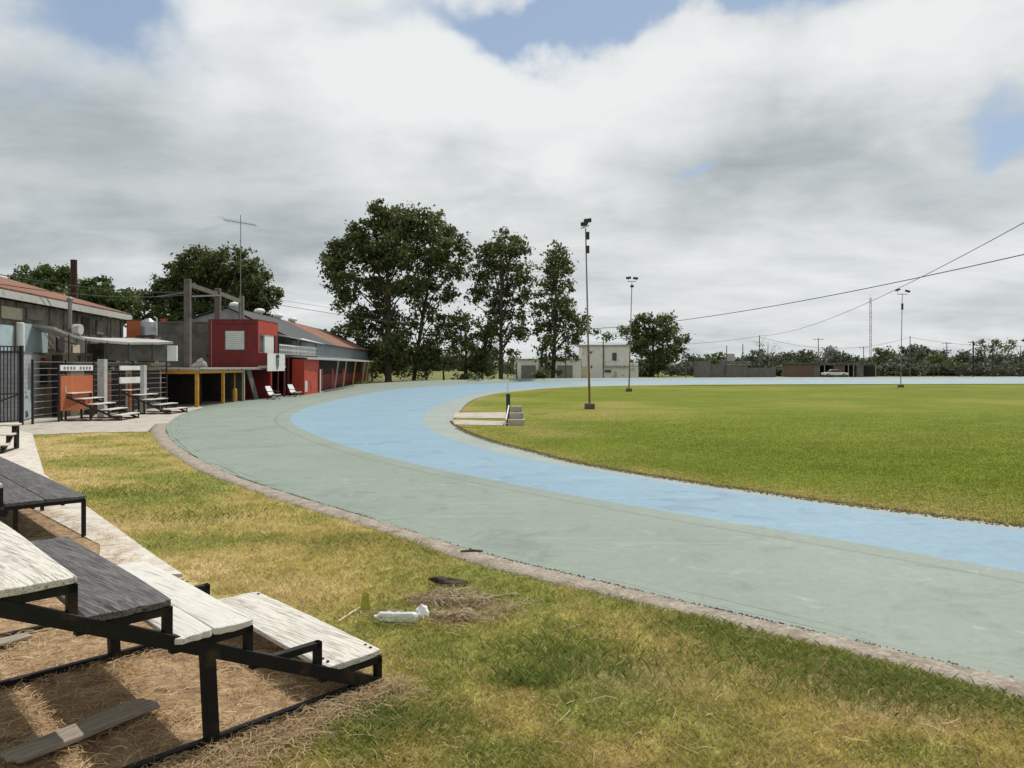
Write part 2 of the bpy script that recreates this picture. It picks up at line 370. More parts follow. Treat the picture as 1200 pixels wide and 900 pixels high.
bo_px = [(1200,672),(1000,636),(800,603),(640,575),(500,547),(420,527),(365,508),(341,494),(349,482),(385,471),(430,461.5),(480,454.5,87),(550,450.2,99),(650,447.6,105),(800,445.8,108.5),(1200,443.8,116.5)]
bi_px = [(1200,622),(1000,597),(880,580),(760,562),(680,549),(600,534),(545,520),(508,505),(496,492),(506,480),(530,470),(568,460.5),(625,454.5),(700,451.3,100.5),(850,449.6,106),(1200,448.2,111.5)]
in_px = [(1200,617),(1000,592),(880,575),(760,557),(680,543),(620,528),(580,518),(550,507),(531,496),(534,488),(540,481),(550,471),(567,464.5),(600,459),(690,453,96),(800,451,101),(1200,449.6,109)]
crv = []
for lst in (o_px, bo_px, bi_px, in_px):
    p = [pt(t) for t in lst]; crv.append(cr_spline(ext(p, 14, 140), NS))
OUT, BO, BI, INN = crv
TZ = .006
def seam(a, b, f): return a + (b-a)*f
SM0 = seam(OUT, BO, .86); SM1 = seam(OUT, BO, .885)
jit = lambda sc_, a_, sd_: ((fbm(OUT[:,0], OUT[:,1], sc_, sd_, 3)-.5)*a_)[:,None]
J1 = seam(OUT, BO, .030+jit(1.3,.03,51)); J2 = seam(OUT, BO, .030+jit(1.3,.03,51)+np.clip(jit(1.1,.06,52),.0012,.012)); J3 = seam(OUT, BO, .075+jit(.6,.05,53)); J4 = seam(OUT, BO, .075+jit(.6,.05,53)+np.clip(jit(1.3,.05,54)-.004,.0009,.012))
rows = [OUT, J1, J2, J3, J4, seam(OUT,BO,.4), SM0, SM1, BO, seam(BO,BI,.5), BI, INN]
V = np.concatenate([r+[0,0,TZ] for r in rows]); fc = []; mi = []
for k in range(len(rows)-1):
    for i in range(NS-1):
        fc.append((k*NS+i, k*NS+i+1, (k+1)*NS+i+1, (k+1)*NS+i)); mi.append([0,4,0,4,0,0,1,0,2,2,3][k])
def track_mat(name, col, dark, wet=.5):
    m, t, b = newmat(name)
    n1 = mnoise(t, .35, 8, .6); n2 = mnoise(t, 5, 8, .7); n3 = mnoise(t, 1.4, 9, .7, (1,1,1), dist=1.2)
    c = ramp(t, n1, [(.3, dark), (.7, col)]); c = mixc(t, .5, c, ramp(t, n2, [(.3,(.8,.8,.8)),(.7,(1.15,1.15,1.15))]), 'MULTIPLY')
    c = mixc(t, ramp(t, n3, [(.58,(0,0,0)),(.70,(.75,.75,.75))]), c, tuple(min(1,x*1.3) for x in col))
    n6 = mnoise(t, .55, 9, .68, (1,1,1), dist=2.0); c = mixc(t, ramp(t, n6, [(.33,(.8,.8,.8)),(.45,(0,0,0))]), c, tuple(x*.76 for x in dark))
    n7 = mnoise(t, 2.2, 10, .75, (1,1,1), dist=2.5); c = mixc(t, ramp(t, n7, [(.487,(0,0,0)),(.5,(.7,.7,.7)),(.513,(0,0,0))]), c, tuple(x*.7 for x in dark))
    # long faint streaks and tyre rubbing, along the straight
    n4 = mnoise(t, 1, 6, .6, (.25, 3.0, 1), rot=(0,0,R(49)), dist=.5)
    c = mixc(t, ramp(t, n4, [(.60,(0,0,0)),(.78,(.40,.40,.40))]), c, tuple(x*.72 for x in dark))
    n5 = mnoise(t, 1, 7, .65, (.12, 1.2, 1), rot=(0,0,R(46)), dist=1.4)
    c = mixc(t, ramp(t, n5, [(.58,(0,0,0)),(.64,(.3,.3,.3)),(.70,(0,0,0))]), c, tuple(min(1,x*1.25) for x in col))
    t.links.new(c, b.inputs['Base Color']); b.inputs['Roughness'].default_value = .6; b.inputs['Specular IOR Level'].default_value = .45
    bump(t, b, n2, .12, .01)
    return m
tm = [track_mat('track_green', (.228,.272,.232), (.185,.23,.193)), track_mat('track_seam', (.185,.22,.185), (.155,.19,.155)),
      track_mat('track_blue', (.205,.32,.41), (.175,.285,.37)), track_mat('track_edge', (.29,.33,.30), (.24,.28,.25))]
me = bpy.data.meshes.new('skating_track'); me.from_pydata([tuple(v) for v in V], [], fc); 
tm.append(track_mat('track_joint', (.09,.12,.10), (.06,.085,.07)))
for m_ in tm: me.materials.append(m_)
me.polygons.foreach_set('material_index', mi); me.polygons.foreach_set('use_smooth', [True]*len(mi)); me.update()
tr = bpy.data.objects.new('skating_track', me); COL.objects.link(tr); tag(tr, kind='structure')

def offset(c, d):
    """shift a curve sideways (left of its direction) by d (scalar or array)"""
    t_ = np.gradient(c[:,:2], axis=0); t_ /= np.linalg.norm(t_,axis=1)[:,None]+1e-9
    n_ = np.stack([-t_[:,1], t_[:,0]], 1); o_ = c.copy(); o_[:,:2] += n_*np.asarray(d).reshape(-1,1)*np.ones((len(c),1)); return o_
def ribbon(name, rws, m, tints=None, thick=0):
    n = len(rws[0]); V = np.concatenate(rws); i = np.arange(n-1); Fc = np.concatenate([np.stack([k*n+i,k*n+i+1,(k+1)*n+i+1,(k+1)*n+i],1) for k in range(len(rws)-1)])
    T = None if tints is None else np.concatenate(tints)
    return mesh_np(name, V, Fc, m, T, smooth=True)
# outer kerb of worn concrete (left of travel direction = away from the infield)
sarc = np.arange(NS)/NS
farz = OUT[:,1] > 92
iK = int(np.argmax(OUT[:,1] > 31))            # where forecourt paving takes over
wk = np.interp(np.arange(NS), [0, iK*.5, iK, NS], [.27, .33, .45, .5]) + .05*np.sin(np.arange(NS)*.9)*RNG.random(NS)
KO = offset(OUT, wk)
kk = slice(0, iK+2)
z4 = np.array([0,0,.004])
ribbon('kerb_strip', [OUT[kk]+[0,0,.012], offset(OUT, wk*.5)[kk]+[0,0,.016], KO[kk]+[0,0,.008], offset(OUT, wk+.03)[kk]-[0,0,.03]], M['kerb'])['kind'] = 'structure'
# far embankment outside the banked curve
iF = int(np.argmax((OUT[:,1] > 80)))
kf = slice(iF, NS)
bank_top = OUT[kf]+[0,0,.0]; b1 = offset(OUT, .25)[kf]; b2 = offset(OUT, .3)[kf].copy(); b2[:,2] -= .12; b3 = offset(OUT, 3.2)[kf].copy(); b3[:,2] = -.02
M['bank'] = mat('bank', (.17,.16,.06), .95, .3, 1.2, (.26,.21,.11), .5, .6)
ribbon('embankment', [b2, b3], M['bank'])['kind'] = 'structure'
ribbon('far_kerb', [bank_top+[0,0,.0], b1, b2], M['path'])['kind'] = 'structure'

# ------------------------------------------------------------------ ground
def ground_mat():
    m, t, b = newmat('field_grass')
    n1 = mnoise(t, .05, 8, .6); n2 = mnoise(t, .7, 8, .7)
    c = ramp(t, n1, [(.3,(.10,.13,.035)),(.5,(.16,.17,.06)),(.7,(.26,.22,.11))]); c = mixc(t, .6, c, ramp(t, n2, [(.25,(.55,.55,.55)),(.75,(1.35,1.35,1.35))]), 'MULTIPLY')
    t.links.new(c, b.inputs['Base Color']); b.inputs['Roughness'].default_value = .95; b.inputs['Specular IOR Level'].default_value = .1; bump(t, b, n2, .8, .3)
    return m
M['field'] = ground_mat()
g = MB().add([(-3000,-600,-.05),(3000,-600,-.05),(3000,4500,-.05),(-3000,4500,-.05)], [(0,1,2,3)]).build('ground', M['field']); g['kind'] = 'structure'
# yards: floor under the buildings, its colour darkened to carry the shade inside
M['yard'] = mat('yard', (.17,.15,.13), .95, .25, .8)
MB().prism([(-45,30),(-17.2,30),(-17.6,62),(-18.6,100),(-24,112),(-45,112)], -.045, -.012).build('yard', M['yard'])['kind'] = 'structure'

# --- near lawn with colour computed per point
KOl = [tuple(p) for p in offset(OUT, wk+.02)[kk]]
pathR = [G(38,509), G(52,556), G(92,587), G(183,653)]
BT = np.array(G(445,800)[:2]); BA = np.array([-.66756,-.74456]); BB = np.array([-.74456,.66756])
def so_(s, o, z=0): p = BT + BA*s + BB*o; return (p[0], p[1], z)
KOr = [p for p in KOl if p[1] < G(170,506)[1]]
lawn_poly = KOr + [G(172,506), G(105,507), G(40,510)] + pathR + [so_(-.25,2.6), so_(-.08,.6), so_(-.12,-.15), so_(1.3,-.45), so_(3.2,-1.1), so_(6,-3), (9,-7), (24,-7)]
straw_poly = [so_(-1.4,14), so_(-1.0,9.9), so_(-.75,6.2), so_(-.3,4.6), so_(.0,2.5), so_(.02,-.1), so_(1.3,-.4), so_(3.3,-.9), so_(5,-1.5), so_(5.5,4), so_(5.5,9), so_(4.2,14)]
def lawn_tint(x, y):
    big = fbm(x, y, .42, 3, 4); med = fbm(x, y, 1.7, 9, 3); dk = polydist(x, y, KOr)
    f = np.clip((big-.30)*1.9+.04 + (med-.5)*1.1, 0, 1)                       # 1 = dry
    band = .6*np.exp(-((dk-.22)/.24)**2)*np.clip((x-.9)/1.4, 0, 1)*np.clip(.2+med*1.3,0,1)               # lush strip beside the kerb
    tuft = .10*np.exp(-(((x-.42)/.55)**2+((y-6.75)/.55)**2)) + .6*np.exp(-(((x+.95)/.5)**2+((y-4.9)/.35)**2)) + .7*np.exp(-(((x+1.6)/1.5)**2+((y-10.5)/.6)**2))
    f = np.clip(f - band*1.0 - tuft*.6, 0, 1)
    soil = np.exp(-((dk-.75)/.28)**2)*np.clip((x-1.0)/1.5,0,1)*np.clip((med-.3)*3,0,1)
    mid = np.exp(-(((x-.9)/.7)**2+((y-5.9)/.4)**2))*.5
    green = np.array([.25,.27,.065]); olive = np.array([.42,.355,.115]); dry = np.array([.58,.46,.235]); lush = np.array([.14,.21,.05]); earth = np.array([.46,.36,.25])
    f = f[:,None]; c = np.where(f < .5, green+(olive-green)*f*2, olive+(dry-olive)*(f-.5)*2)
    c = c*(1-band[:,None]*.85)+lush*band[:,None]*.85
    k = np.clip(soil+mid,0,1)[:,None]*.6; c = c*(1-k)+earth*k
    return c, f[:,0], band, tuft
xs = np.arange(-18, 16, .09); ys = np.arange(-7, 28, .09); gx, gy = np.meshgrid(xs, ys); nx, ny = len(xs), len(ys)
X, Y = gx.ravel(), gy.ravel(); ins = inpoly(X, Y, lawn_poly); near = polydist(X, Y, lawn_poly+[lawn_poly[0]]) < .12
keep = ins
Z = -.008 + .022*fbm(X, Y, 1.1, 21, 3) - .012
ct, _, bd, _ = lawn_tint(X, Y)
ii, jj = np.meshgrid(np.arange(nx-1), np.arange(ny-1)); a = (jj*nx+ii).ravel(); q = np.stack([a,a+1,a+1+nx,a+nx],1)
q = q[(keep|near)[q].all(1)]
used = np.unique(q); remap = -np.ones(len(X), int); remap[used] = np.arange(len(used))
M['lawn_attr'] = attr_mat('lawn_attr', .95, 0, 14)
Zu = Z.copy(); Zu[~ins] = -.03
mesh_np('lawn', np.stack([X,Y,Zu],1)[used], remap[q], M['lawn_attr'], ct[used]*.85)['kind'] = 'structure'
Xd, Yd = None, None
# straw bed
M['straw_floor'] = mat('straw_floor', (.34,.235,.135), .95, .35, 9, (.15,.085,.045), .45, 4, bmp=.8, bdist=.03)
MB().prism([p[:2] for p in straw_poly], -.04, -.006).build('earth_bed', M['straw_floor'])['kind'] = 'structure'
# path beside the stands and the forecourt by the fence
MB().prism([p[:2] for p in (G(183,653), G(92,587), G(52,556), G(38,509), G(-60,480), G(-120,560), so_(-1.6,13), so_(-.75,9.9), so_(-.42,6.2), so_(.22,4.6), so_(-.45,4.0))], -.04, .012).build('path', M['path'])['kind'] = 'structure'
fc_pts = [G(172,506), G(105,507), G(40,510)] + [(-40,21),(-40,45),(-19,45)]
inner_edge = [tuple(p) for p in OUT if 31 < p[1] < 46][::-1]
MB().prism([p[:2] for p in [KOl[-1]]+[G(172,505.8), G(105,506.8), G(38.2,509.6), (-45,22), (-45,46.5), (-18.3,46.5)] + inner_edge], -.04, .002).build('forecourt', M['kerb' if 0 else 'concrete'])['kind'] = 'structure'

# --- infield lawn
def right(c, d): return offset(c, -d)
def infield_tint(x, y, d):
    n1 = fbm(x, y, .16, 5, 4); n2 = fbm(x, y, 1.2, 15, 3)
    dry = .8*np.clip(1-d/.9, 0, 1)*np.clip(n2*2.0-.4,0,1) + np.clip((n1-.56)*2.6,0,1)*.55 + .3*np.exp(-((d-1.5)/1.5)**2)*np.clip((n1-.35)*2,0,1)
    spot = np.exp(-(((x-PX(640,27))/1.6)**2+((y-27.5)/1.6)**2)) + np.exp(-(((x-PX(600,32))/2)**2+((y-32)/1.6)**2))*.5
    dry = np.clip(dry+.5*spot*n2*1.6, 0, 1)[:,None]
    gA = np.array([.120,.155,.016]); gB = np.array([.165,.185,.026]); c = gA+(gB-gA)*np.clip(n1*1.6-.3,0,1)[:,None]; c = c*(.8+.4*n2[:,None])
    return c*(1-dry)+np.array([.33,.24,.10])*dry
ds = [0,.12,.5,1.2,2.2,3.6]
rws = []; tns = []
for d in ds:
    r_ = right(INN, d).copy(); r_[:,2] = -.025 if d == 0 else .02
    if d >= .12: r_[:,2] = .022
    # keep the banked far part level with the track's foot
    r_[:,2] += INN[:,2]
    rws.append(r_); tns.append(infield_tint(r_[:,0], r_[:,1], np.full(NS, d)))
M['infield_attr'] = attr_mat('infield_attr', .95, 0, 5)
ribbon('infield_edge', rws, M['infield_attr'], tns)['kind'] = 'structure'
xs = np.arange(-6, 240, .6); ys = np.arange(4, 122, .6); gx, gy = np.meshgrid(xs, ys); nx, ny = len(xs), len(ys); X, Y = gx.ravel(), gy.ravel()
ip_ = [tuple(p) for p in right(INN, 1.6)][::2] + [(400,90),(60,-40)]
dI = polydist(X, Y, [tuple(p) for p in INN[::4]]); kI = inpoly(X, Y, ip_)
ii, jj = np.meshgrid(np.arange(nx-1), np.arange(ny-1)); a = (jj*nx+ii).ravel(); q = np.stack([a,a+1,a+1+nx,a+nx],1); q = q[kI[q].all(1)]
used = np.unique(q); remap = -np.ones(len(X), int); remap[used] = np.arange(len(used))
mesh_np('infield', np.stack([X,Y,np.full(len(X),.010)],1)[used], remap[q], M['infield_attr'], infield_tint(X, Y, dI)[used])['kind'] = 'structure'
# two concrete strips leading from the track to the steps
FP1 = [G(533,484.5)[:2], G(593,484)[:2], G(592,491)[:2], G(531,490.5)[:2]]; FP2 = [G(529,493)[:2], G(593,494.5)[:2], G(592,499.5)[:2], G(533,498.5)[:2]]
for q in (FP1, FP2): MB().prism(q, -.02, .04).build('footpath', M['concrete'])['kind'] = 'structure'

# ------------------------------------------------------------------ grass blades
def blades(name, x, y, z, h, w, tint, m, lean=.5):
    n = len(x); th = RNG.random(n)*2*np.pi; ln = h*lean*(.3+RNG.random(n)); la = RNG.random(n)*2*np.pi
    c, s = np.cos(th)*w/2, np.sin(th)*w/2; V = np.zeros((n,4,3))
    V[:,0] = np.stack([x-c,y-s,z],1); V[:,1] = np.stack([x+c,y+s,z],1)
    V[:,2] = np.stack([x+c*.8+ln*.35*np.cos(la), y+s*.8+ln*.35*np.sin(la), z+h*.6],1)
    V[:,3] = np.stack([x+ln*np.cos(la), y+ln*np.sin(la), z+h],1)
    i = np.arange(n)*4; Fc = np.concatenate([np.stack([i,i+1,i+2],1), np.stack([i,i+2,i+3],1)])
    T = np.repeat(tint, 4, axis=0)
    return tag(mesh_np(name, V.reshape(-1,3), Fc, m, T), kind='stuff')
M['blade'] = attr_mat('blade', .6, .38)
def sample_view(n, d0, d1, pw, half=.78):
    u = RNG.random(n); k = 2-pw          # areal density falls as D^-pw
    D = (d0**k+(d1**k-d0**k)*u)**(1/k); return (RNG.random(n)*2-1)*half*D, D
bx, by = sample_view(900000, 3.6, 28, 1.9)
k = inpoly(bx, by, lawn_poly); bx, by = bx[k], by[k]
t_, f_, bd, tf = lawn_tint(bx, by)
clump = fbm(bx, by, 9, 40, 2); keepk = RNG.random(len(bx)) < np.clip(.35+clump*1.0, 0, 1); bx, by, t_, f_, bd, tf, clump = [a_[keepk] for a_ in (bx,by,t_,f_,bd,tf,clump)]
nb = len(bx); hh = (.014+.024*RNG.random(nb))*(.6+clump*.9)*(1+bd*1.1+tf*1.3); ww = .0040*(1+by/9)
t_ = t_*(.65+1.05*RNG.random((nb,1))); dryk = RNG.random(nb) < .16+.24*f_; t_[dryk] = np.array([.66,.53,.29])*(.6+.6*RNG.random((dryk.sum(),1)))
blades('grass', bx, by, np.full(nb,-.004), hh, ww, t_, M['blade'], 1.1)
# longer dry stems lying about on the lawn
sx_, sy_ = sample_view(2600, 3.6, 16, 1.9); k = inpoly(sx_, sy_, lawn_poly); sx_, sy_ = sx_[k], sy_[k]; n = len(sx_)
def strands(name, x, y, z, ln, w, tint, m, curl=.35, tilt=.25):
    n = len(x); a = RNG.random(n)*2*np.pi; segs = 4; V = np.zeros((n, segs+1, 2, 3)); px_, py_, pz_ = x.copy(), y.copy(), z.copy(); ca = (RNG.random(n)-.5)*2*curl; el = (RNG.random(n))*tilt
    for sgi in range(segs+1):
        nxv, nyv = -np.sin(a)*w/2, np.cos(a)*w/2
        V[:,sgi,0] = np.stack([px_-nxv,py_-nyv,pz_],1); V[:,sgi,1] = np.stack([px_+nxv,py_+nyv,pz_+w*.5],1)
        px_ = px_+np.cos(a)*ln/segs; py_ = py_+np.sin(a)*ln/segs; pz_ = np.maximum(pz_+np.sin(el)*ln/segs*(1 if sgi < 2 else -.7), .002); a = a+ca
    i = np.arange(n)*(segs+1)*2; Fc = np.concatenate([np.stack([i+2*k_,i+2*k_+1,i+2*k_+3,i+2*k_+2],1) for k_ in range(segs)])
    return tag(mesh_np(name, V.reshape(-1,3), Fc, m, np.repeat(tint,(segs+1)*2,axis=0)), kind='stuff')
strands('dry_stems', sx_, sy_, .012+.02*RNG.random(n), .05+.16*RNG.random(n)**2, .003+.002*RNG.random(n), np.array([.56,.46,.27])*(.6+.6*RNG.random((n,1))), M['blade'])
# brown straw under the stands
n = 170000; X_, Y_ = sample_view(n, 3.5, 16, 1.4, .80)
k = inpoly(X_, Y_, straw_poly); X_, Y_ = X_[k], Y_[k]; n = len(X_)
cl = fbm(X_, Y_, 3, 70, 3); thin = RNG.random(n) < np.clip(cl*1.9-.25, .15, 1); X_, Y_, cl = X_[thin], Y_[thin], cl[thin]; n = len(X_)
pal = np.array([[.58,.44,.26],[.47,.32,.18],[.68,.54,.34],[.30,.18,.10],[.76,.64,.43]]); T = pal[RNG.choice(5, n, p=[.33,.27,.2,.12,.08])]*(.7+.6*RNG.random((n,1)))
strands('straw', X_, Y_, .0+.035*RNG.random(n)*cl*1.6, .05+.13*RNG.random(n), .0022+.0022*RNG.random(n), T, M['blade'], .45, .35)
# fringe of straw spilling over the lawn edge along the base rail
n = 9000; s_ = RNG.random(n)*3.2-.1; o_ = -.35*s_*.3-.1+RNG.normal(0,.17,n); k=RNG.random(n)<.55; s_=s_[k]; o_=o_[k]; n=len(s_); pp = BT+np.outer(s_,BA)+np.outer(o_,BB)
strands('straw_fringe', pp[:,0], pp[:,1], .01+.03*RNG.random(n), .05+.12*RNG.random(n), .0025+.002*RNG.random(n), np.array([.50,.38,.23])*(.5+.7*RNG.random((n,1))), M['blade'], .4, .5)
# infield blades near the inner edge
bx, by = sample_view(760000, 9, 42, 1.9, 1.25); inn_l = [tuple(p) for p in right(INN, .06)]; ipoly = inn_l[::2] + [(260,60),(40,-20)]
k = inpoly(bx, by, ipoly) & (RNG.random(len(bx)) < np.clip((42-by)/24, 0, 1)*np.clip((1.25-bx/by)/.45, 0, 1)) & ~inpoly(bx, by, FP1) & ~inpoly(bx, by, FP2); bx, by = bx[k], by[k]
dd = polydist(bx, by, [tuple(p) for p in INN[::3] if p[1] < 60]); tt = infield_tint(bx, by, dd); nb = len(bx)
blades('infield_grass', bx, by, np.full(nb,.018), (.012+.018*RNG.random(nb)), .006*(1+by/12), tt*(1.0+.55*RNG.random((nb,1))), M['blade'], 1.0)
# ragged weeds and grit along the inner edge and the kerb
def scatter_along(curve, n, lo, hi, y0, y1):
    c = curve[(curve[:,1] > y0) & (curve[:,1] < y1)]; i = RNG.integers(0, len(c)-1, n); t = RNG.random((n,1)); p = c[i]*(1-t)+c[i+1]*t; tg = c[i+1]-c[i]; tg /= np.linalg.norm(tg,axis=1)[:,None]+1e-9
    off = lo+(hi-lo)*RNG.random(n); return p[:,0]-tg[:,1]*off, p[:,1]+tg[:,0]*off
x_, y_ = scatter_along(INN, 8000, -.05, .10, 8, 34); n = len(x_)
blades('edge_weeds', x_, y_, np.full(n,.0), .02+.04*RNG.random(n), .008+.006*RNG.random(n), np.array([.24,.20,.08])*(.5+1.1*RNG.random((n,1))), M['blade'], 1.2)
def pebbles(name, x, y, r, col):
    n = len(x); base = np.array([[1,0,0],[0,1,0],[-1,0,0],[0,-1,0],[0,0,.8]]); V = np.zeros((n,5,3)); an = RNG.random(n)*6.28
    for k_ in range(5):
        b_ = base[k_]; V[:,k_,0] = x+r*(b_[0]*np.cos(an)-b_[1]*np.sin(an))*(.7+.6*RNG.random(n)); V[:,k_,1] = y+r*(b_[0]*np.sin(an)+b_[1]*np.cos(an))*(.7+.6*RNG.random(n)); V[:,k_,2] = .008+r*b_[2]
    i = np.arange(n)*5; Fc = np.concatenate([np.stack([i+a_,i+(a_+1)%4,i+4],1) for a_ in range(4)])
    return tag(mesh_np(name, V.reshape(-1,3), Fc, M['blade'], np.repeat(col,5,axis=0)), kind='stuff')
x_, y_ = scatter_along(OUT, 5200, -.05, .42, 3, 30); n = len(x_); c_ = np.array([[.12,.09,.06],[.30,.24,.18],[.45,.38,.30],[.06,.05,.04]])[RNG.integers(0,4,n)]
pebbles('grit', x_, y_, .004+.012*RNG.random(n)**3, c_)
x_, y_ = scatter_along(OUT, 9000, -.05, .035, 3, 30); k = RNG.random(len(x_)) < np.clip(fbm(x_,y_,1.1,77,3)*4-1.7,0,1); x_, y_ = x_[k], y_[k]; n = len(x_); pebbles('edge_crumbs', x_, y_, .003+.012*RNG.random(n)**2, np.array([.07,.06,.045])*(.6+RNG.random((n,1))))
x_, y_ = scatter_along(INN, 2600, -.02, .22, 8, 30); n = len(x_); pebbles('edge_crumbs', x_, y_, .008+.02*RNG.random(n)**2, np.array([.12,.09,.06])*(.6+RNG.random((n,1))))

# ------------------------------------------------------------------ bleachers
def plank_mb(x0, x1, y0, y1, z, th=.045, skew=-.1, seed=0, wav=.008):
    """a worn board: local X is its length, ends ragged"""
    rr = random.Random(seed); n = 14; m = 7
    mb = MB(); ox = [rr.uniform(-.012,.012) for _ in range(m+1)]; ox2 = [rr.uniform(-.02,.02) for _ in range(m+1)]
    top = []; 
    for j in range(m+1):
        for i in range(n+1):
            fx = i/n; fy = j/m; a = x0+ox[j]; b = x1+ox2[j]; x = a+(b-a)*fx
            y = y0+(y1-y0)*fy + (wav*math.sin(fx*7+seed)*(.5 if j in (0,m) else 0)) + skew*x
            if i in (0,n) and j in (0,m): x += .02 if i == 0 else -.02
            zz = z + .004*math.sin(fx*5+seed*2+fy*3) - (.006 if (i in (0,n) or j in (0,m)) else 0)
            top.append((x,y,zz))
    w = n+1; N_ = len(top); vs = top + [(x,y,z-th) for x,y,_ in top]; fs = []
    for j in range(m):
        for i in range(n):
            a = j*w+i; fs.append((a,a+1,a+1+w,a+w)); fs.append((N_+a,N_+a+w,N_+a+w+1,N_+a+1))
    for i in range(n): a = i; fs.append((a,N_+a,N_+a+1,a+1)); a = m*w+i; fs.append((a,a+1,N_+a+1,N_+a))
    for j in range(m): a = j*w; fs.append((a,a+w,N_+a+w,N_+a)); a = j*w+n; fs.append((a,N_+a,N_+a+w,a+w))
    return mb.add(vs, fs)
RISE = .465
def bleacher(label, loc, rz, length, rows, group, steel=M['black_steel'], nrow=6, skew=-.1, big=True):
    t = thing('bleacher', label, 'bleacher', loc, rz, group)
    fw = .07 if big else .06; nf = 2
    for fi in range(nf):
        X0 = .0 if fi == 0 else length-.08; Y0 = skew*X0
        top_s = .515*nrow+.0
        MB().bar((X0, Y0+.0, -.035+.03), (X0, Y0+top_s, RISE*top_s-.04), fw, .085).build('beam', steel, t, False, .004)
        MB().bar((X0, Y0+.0, .03), (X0, Y0+top_s, .03), .05, .05).build('base_rail', steel, t, False, .004)
        for s_ in (1.32, top_s-.05):
            MB().bar((X0, Y0+s_-.03, .0), (X0, Y0+s_, RISE*s_-.04), .075, .075, up=(1,0,0)).build('leg', steel, t, False, .004)
        for k_ in range(nrow):
            s0 = .02+.515*k_; zt = .205+.235*k_
            b = MB(); b.bar((X0, Y0+s0, max(RISE*s0-.04,-.01)), (X0, Y0+s0, zt), .05, .05, up=(0,1,0)); b.bar((X0, Y0+s0-.025, zt-.025), (X0, Y0+s0+.50, zt-.025), .05, .05)
            b.build('bracket', steel, t, False, .004)
    MB().bar((.0, .06, .02), (length-.08, .06+skew*length, .02), .04, .04).build('cross_rail', steel, t, False, .003)
    for (k_, parts_, m_, x0, x1) in rows:
        s0 = .515*k_; z = .205+.235*k_+.05
        for qi, (a0, a1, m2) in enumerate(parts_):
            MB.build(plank_mb(x0, x1, s0+a0, s0+a1, z+.003*qi, skew=skew, seed=k_*3+qi), 'seat_board', M[m_] if m2 is None else M[m2], t, False, .004)
    return t
rzb = math.atan2(BB[1], BB[0])
rowsA = [(0, [(.0,.47,None)], 'white_wood', -.035, 2.02), (2, [(.0,.262,'white_smooth'),(.272,.50,'white_smooth')], 'white_smooth', -.06, 2.0), (3, [(.0,.47,None)], 'black_wood', -.04, 2.3), (4, [(.0,.47,None)], 'white_wood', -.05, 2.1), (5, [(.0,.47,None)], 'black_wood', -.03, 2.0)]
bA = bleacher('nearest bleacher with white and black worn boards and one empty row', (BT[0], BT[1], 0), rzb, 2.0, rowsA, 'bleachers beside the track')
for xx in (.05, .12, 1.9):
    for yy in (.05, .42): MB().lathe((xx, yy-.1*xx, .255), [(.012,0),(.012,.006),(.006,.009)], 8).build('bolt', M['black_steel'], bA, False)
# second, farther bench whose wide black seat passes out of the left edge
ub = thing('bleacher', 'black bleacher behind the near one with a wide charcoal seat on square legs', 'bleacher', (*G(98,629)[:2], 0), rzb+R(-3), 'bleachers beside the track')
for qi, (a0, a1) in enumerate(((-.02,.46),(.475,.93))):
    plank_mb(-.05, 7.6, a0, a1, .57, .05, -.06, 40+qi).build('seat_board', M['black_wood'], ub, False, .004)
for X0 in (.0, 2.5, 5.0, 7.5):
    Y0 = -.06*X0
    b = MB(); b.bar((X0,Y0,0),(X0,Y0,.5),.05,.05,up=(0,1,0)); b.bar((X0,Y0-.02,.495),(X0,Y0+.93,.495),.05,.05); b.build('leg_frame', M['black_steel'], ub, False, .004)
    MB().bar((X0+.02,Y0+.80,0),(X0+.02,Y0+.80,.47),.05,.05,up=(0,1,0)).build('leg', M['black_steel'], ub, False, .004)
    MB().bar((X0,Y0+1.3,.03),(X0,Y0+3.0,.03),.05,.05).build('base_rail', M['black_steel'], ub, False, .003)
    MB().bar((X0,Y0+.9,.42),(X0,Y0+3.0,1.40),.06,.08).build('beam', M['black_steel'], ub, False, .003)
    MB().bar((X0,Y0+2.9,0),(X0,Y0+2.9,1.35),.07,.07,up=(0,1,0)).build('leg', M['black_steel'], ub, False, .003)
for k_, m_ in ((1,'white_wood'),(2,'black_wood'),(3,'white_wood')):
    plank_mb(-.05, 7.6, .95+.515*(k_-1), 1.41+.515*(k_-1), .57+.25*k_, .05, -.06, 50+k_).build('seat_board', M[m_], ub, False, .004)
    for X0 in (.0,2.5,5.0,7.5): MB().bar((X0,-.06*X0+.97+.515*(k_-1),.40+.22*k_-.1),(X0,-.06*X0+.97+.515*(k_-1),.52+.25*k_),.05,.05,up=(0,1,0)).build('bracket', M['black_steel'], ub, False)
for y_,z_ in ((.95,.10),(1.2,.14)): MB().bar((.0,y_,z_),(7.5,y_-.45,z_),.12,.10).build('cross_rail', M['black_steel'], ub, False)
for y_ in (.25,.6): MB().bar((.0,y_,.47),(7.5,y_-.45,.47),.035,.035).build('cross_rail', M['black_steel'], ub, False)
# third: white seats peeping in at the left edge
rowsC = [(k_, [(.0,.46,None)], 'white_wood' , -.05, 3.04) for k_ in range(3)]
oc = Vector((-13.7, 22.0)) - Vector((-.3,.954))*1.03 - Vector((.954,.3))*3
bC = bleacher('small white boarded bleacher with its high side away from the viewer, by the black gate', (oc.x, oc.y, 0), R(17.5), 3.0, rowsC, 'bleachers beside the track', nrow=3, skew=0)
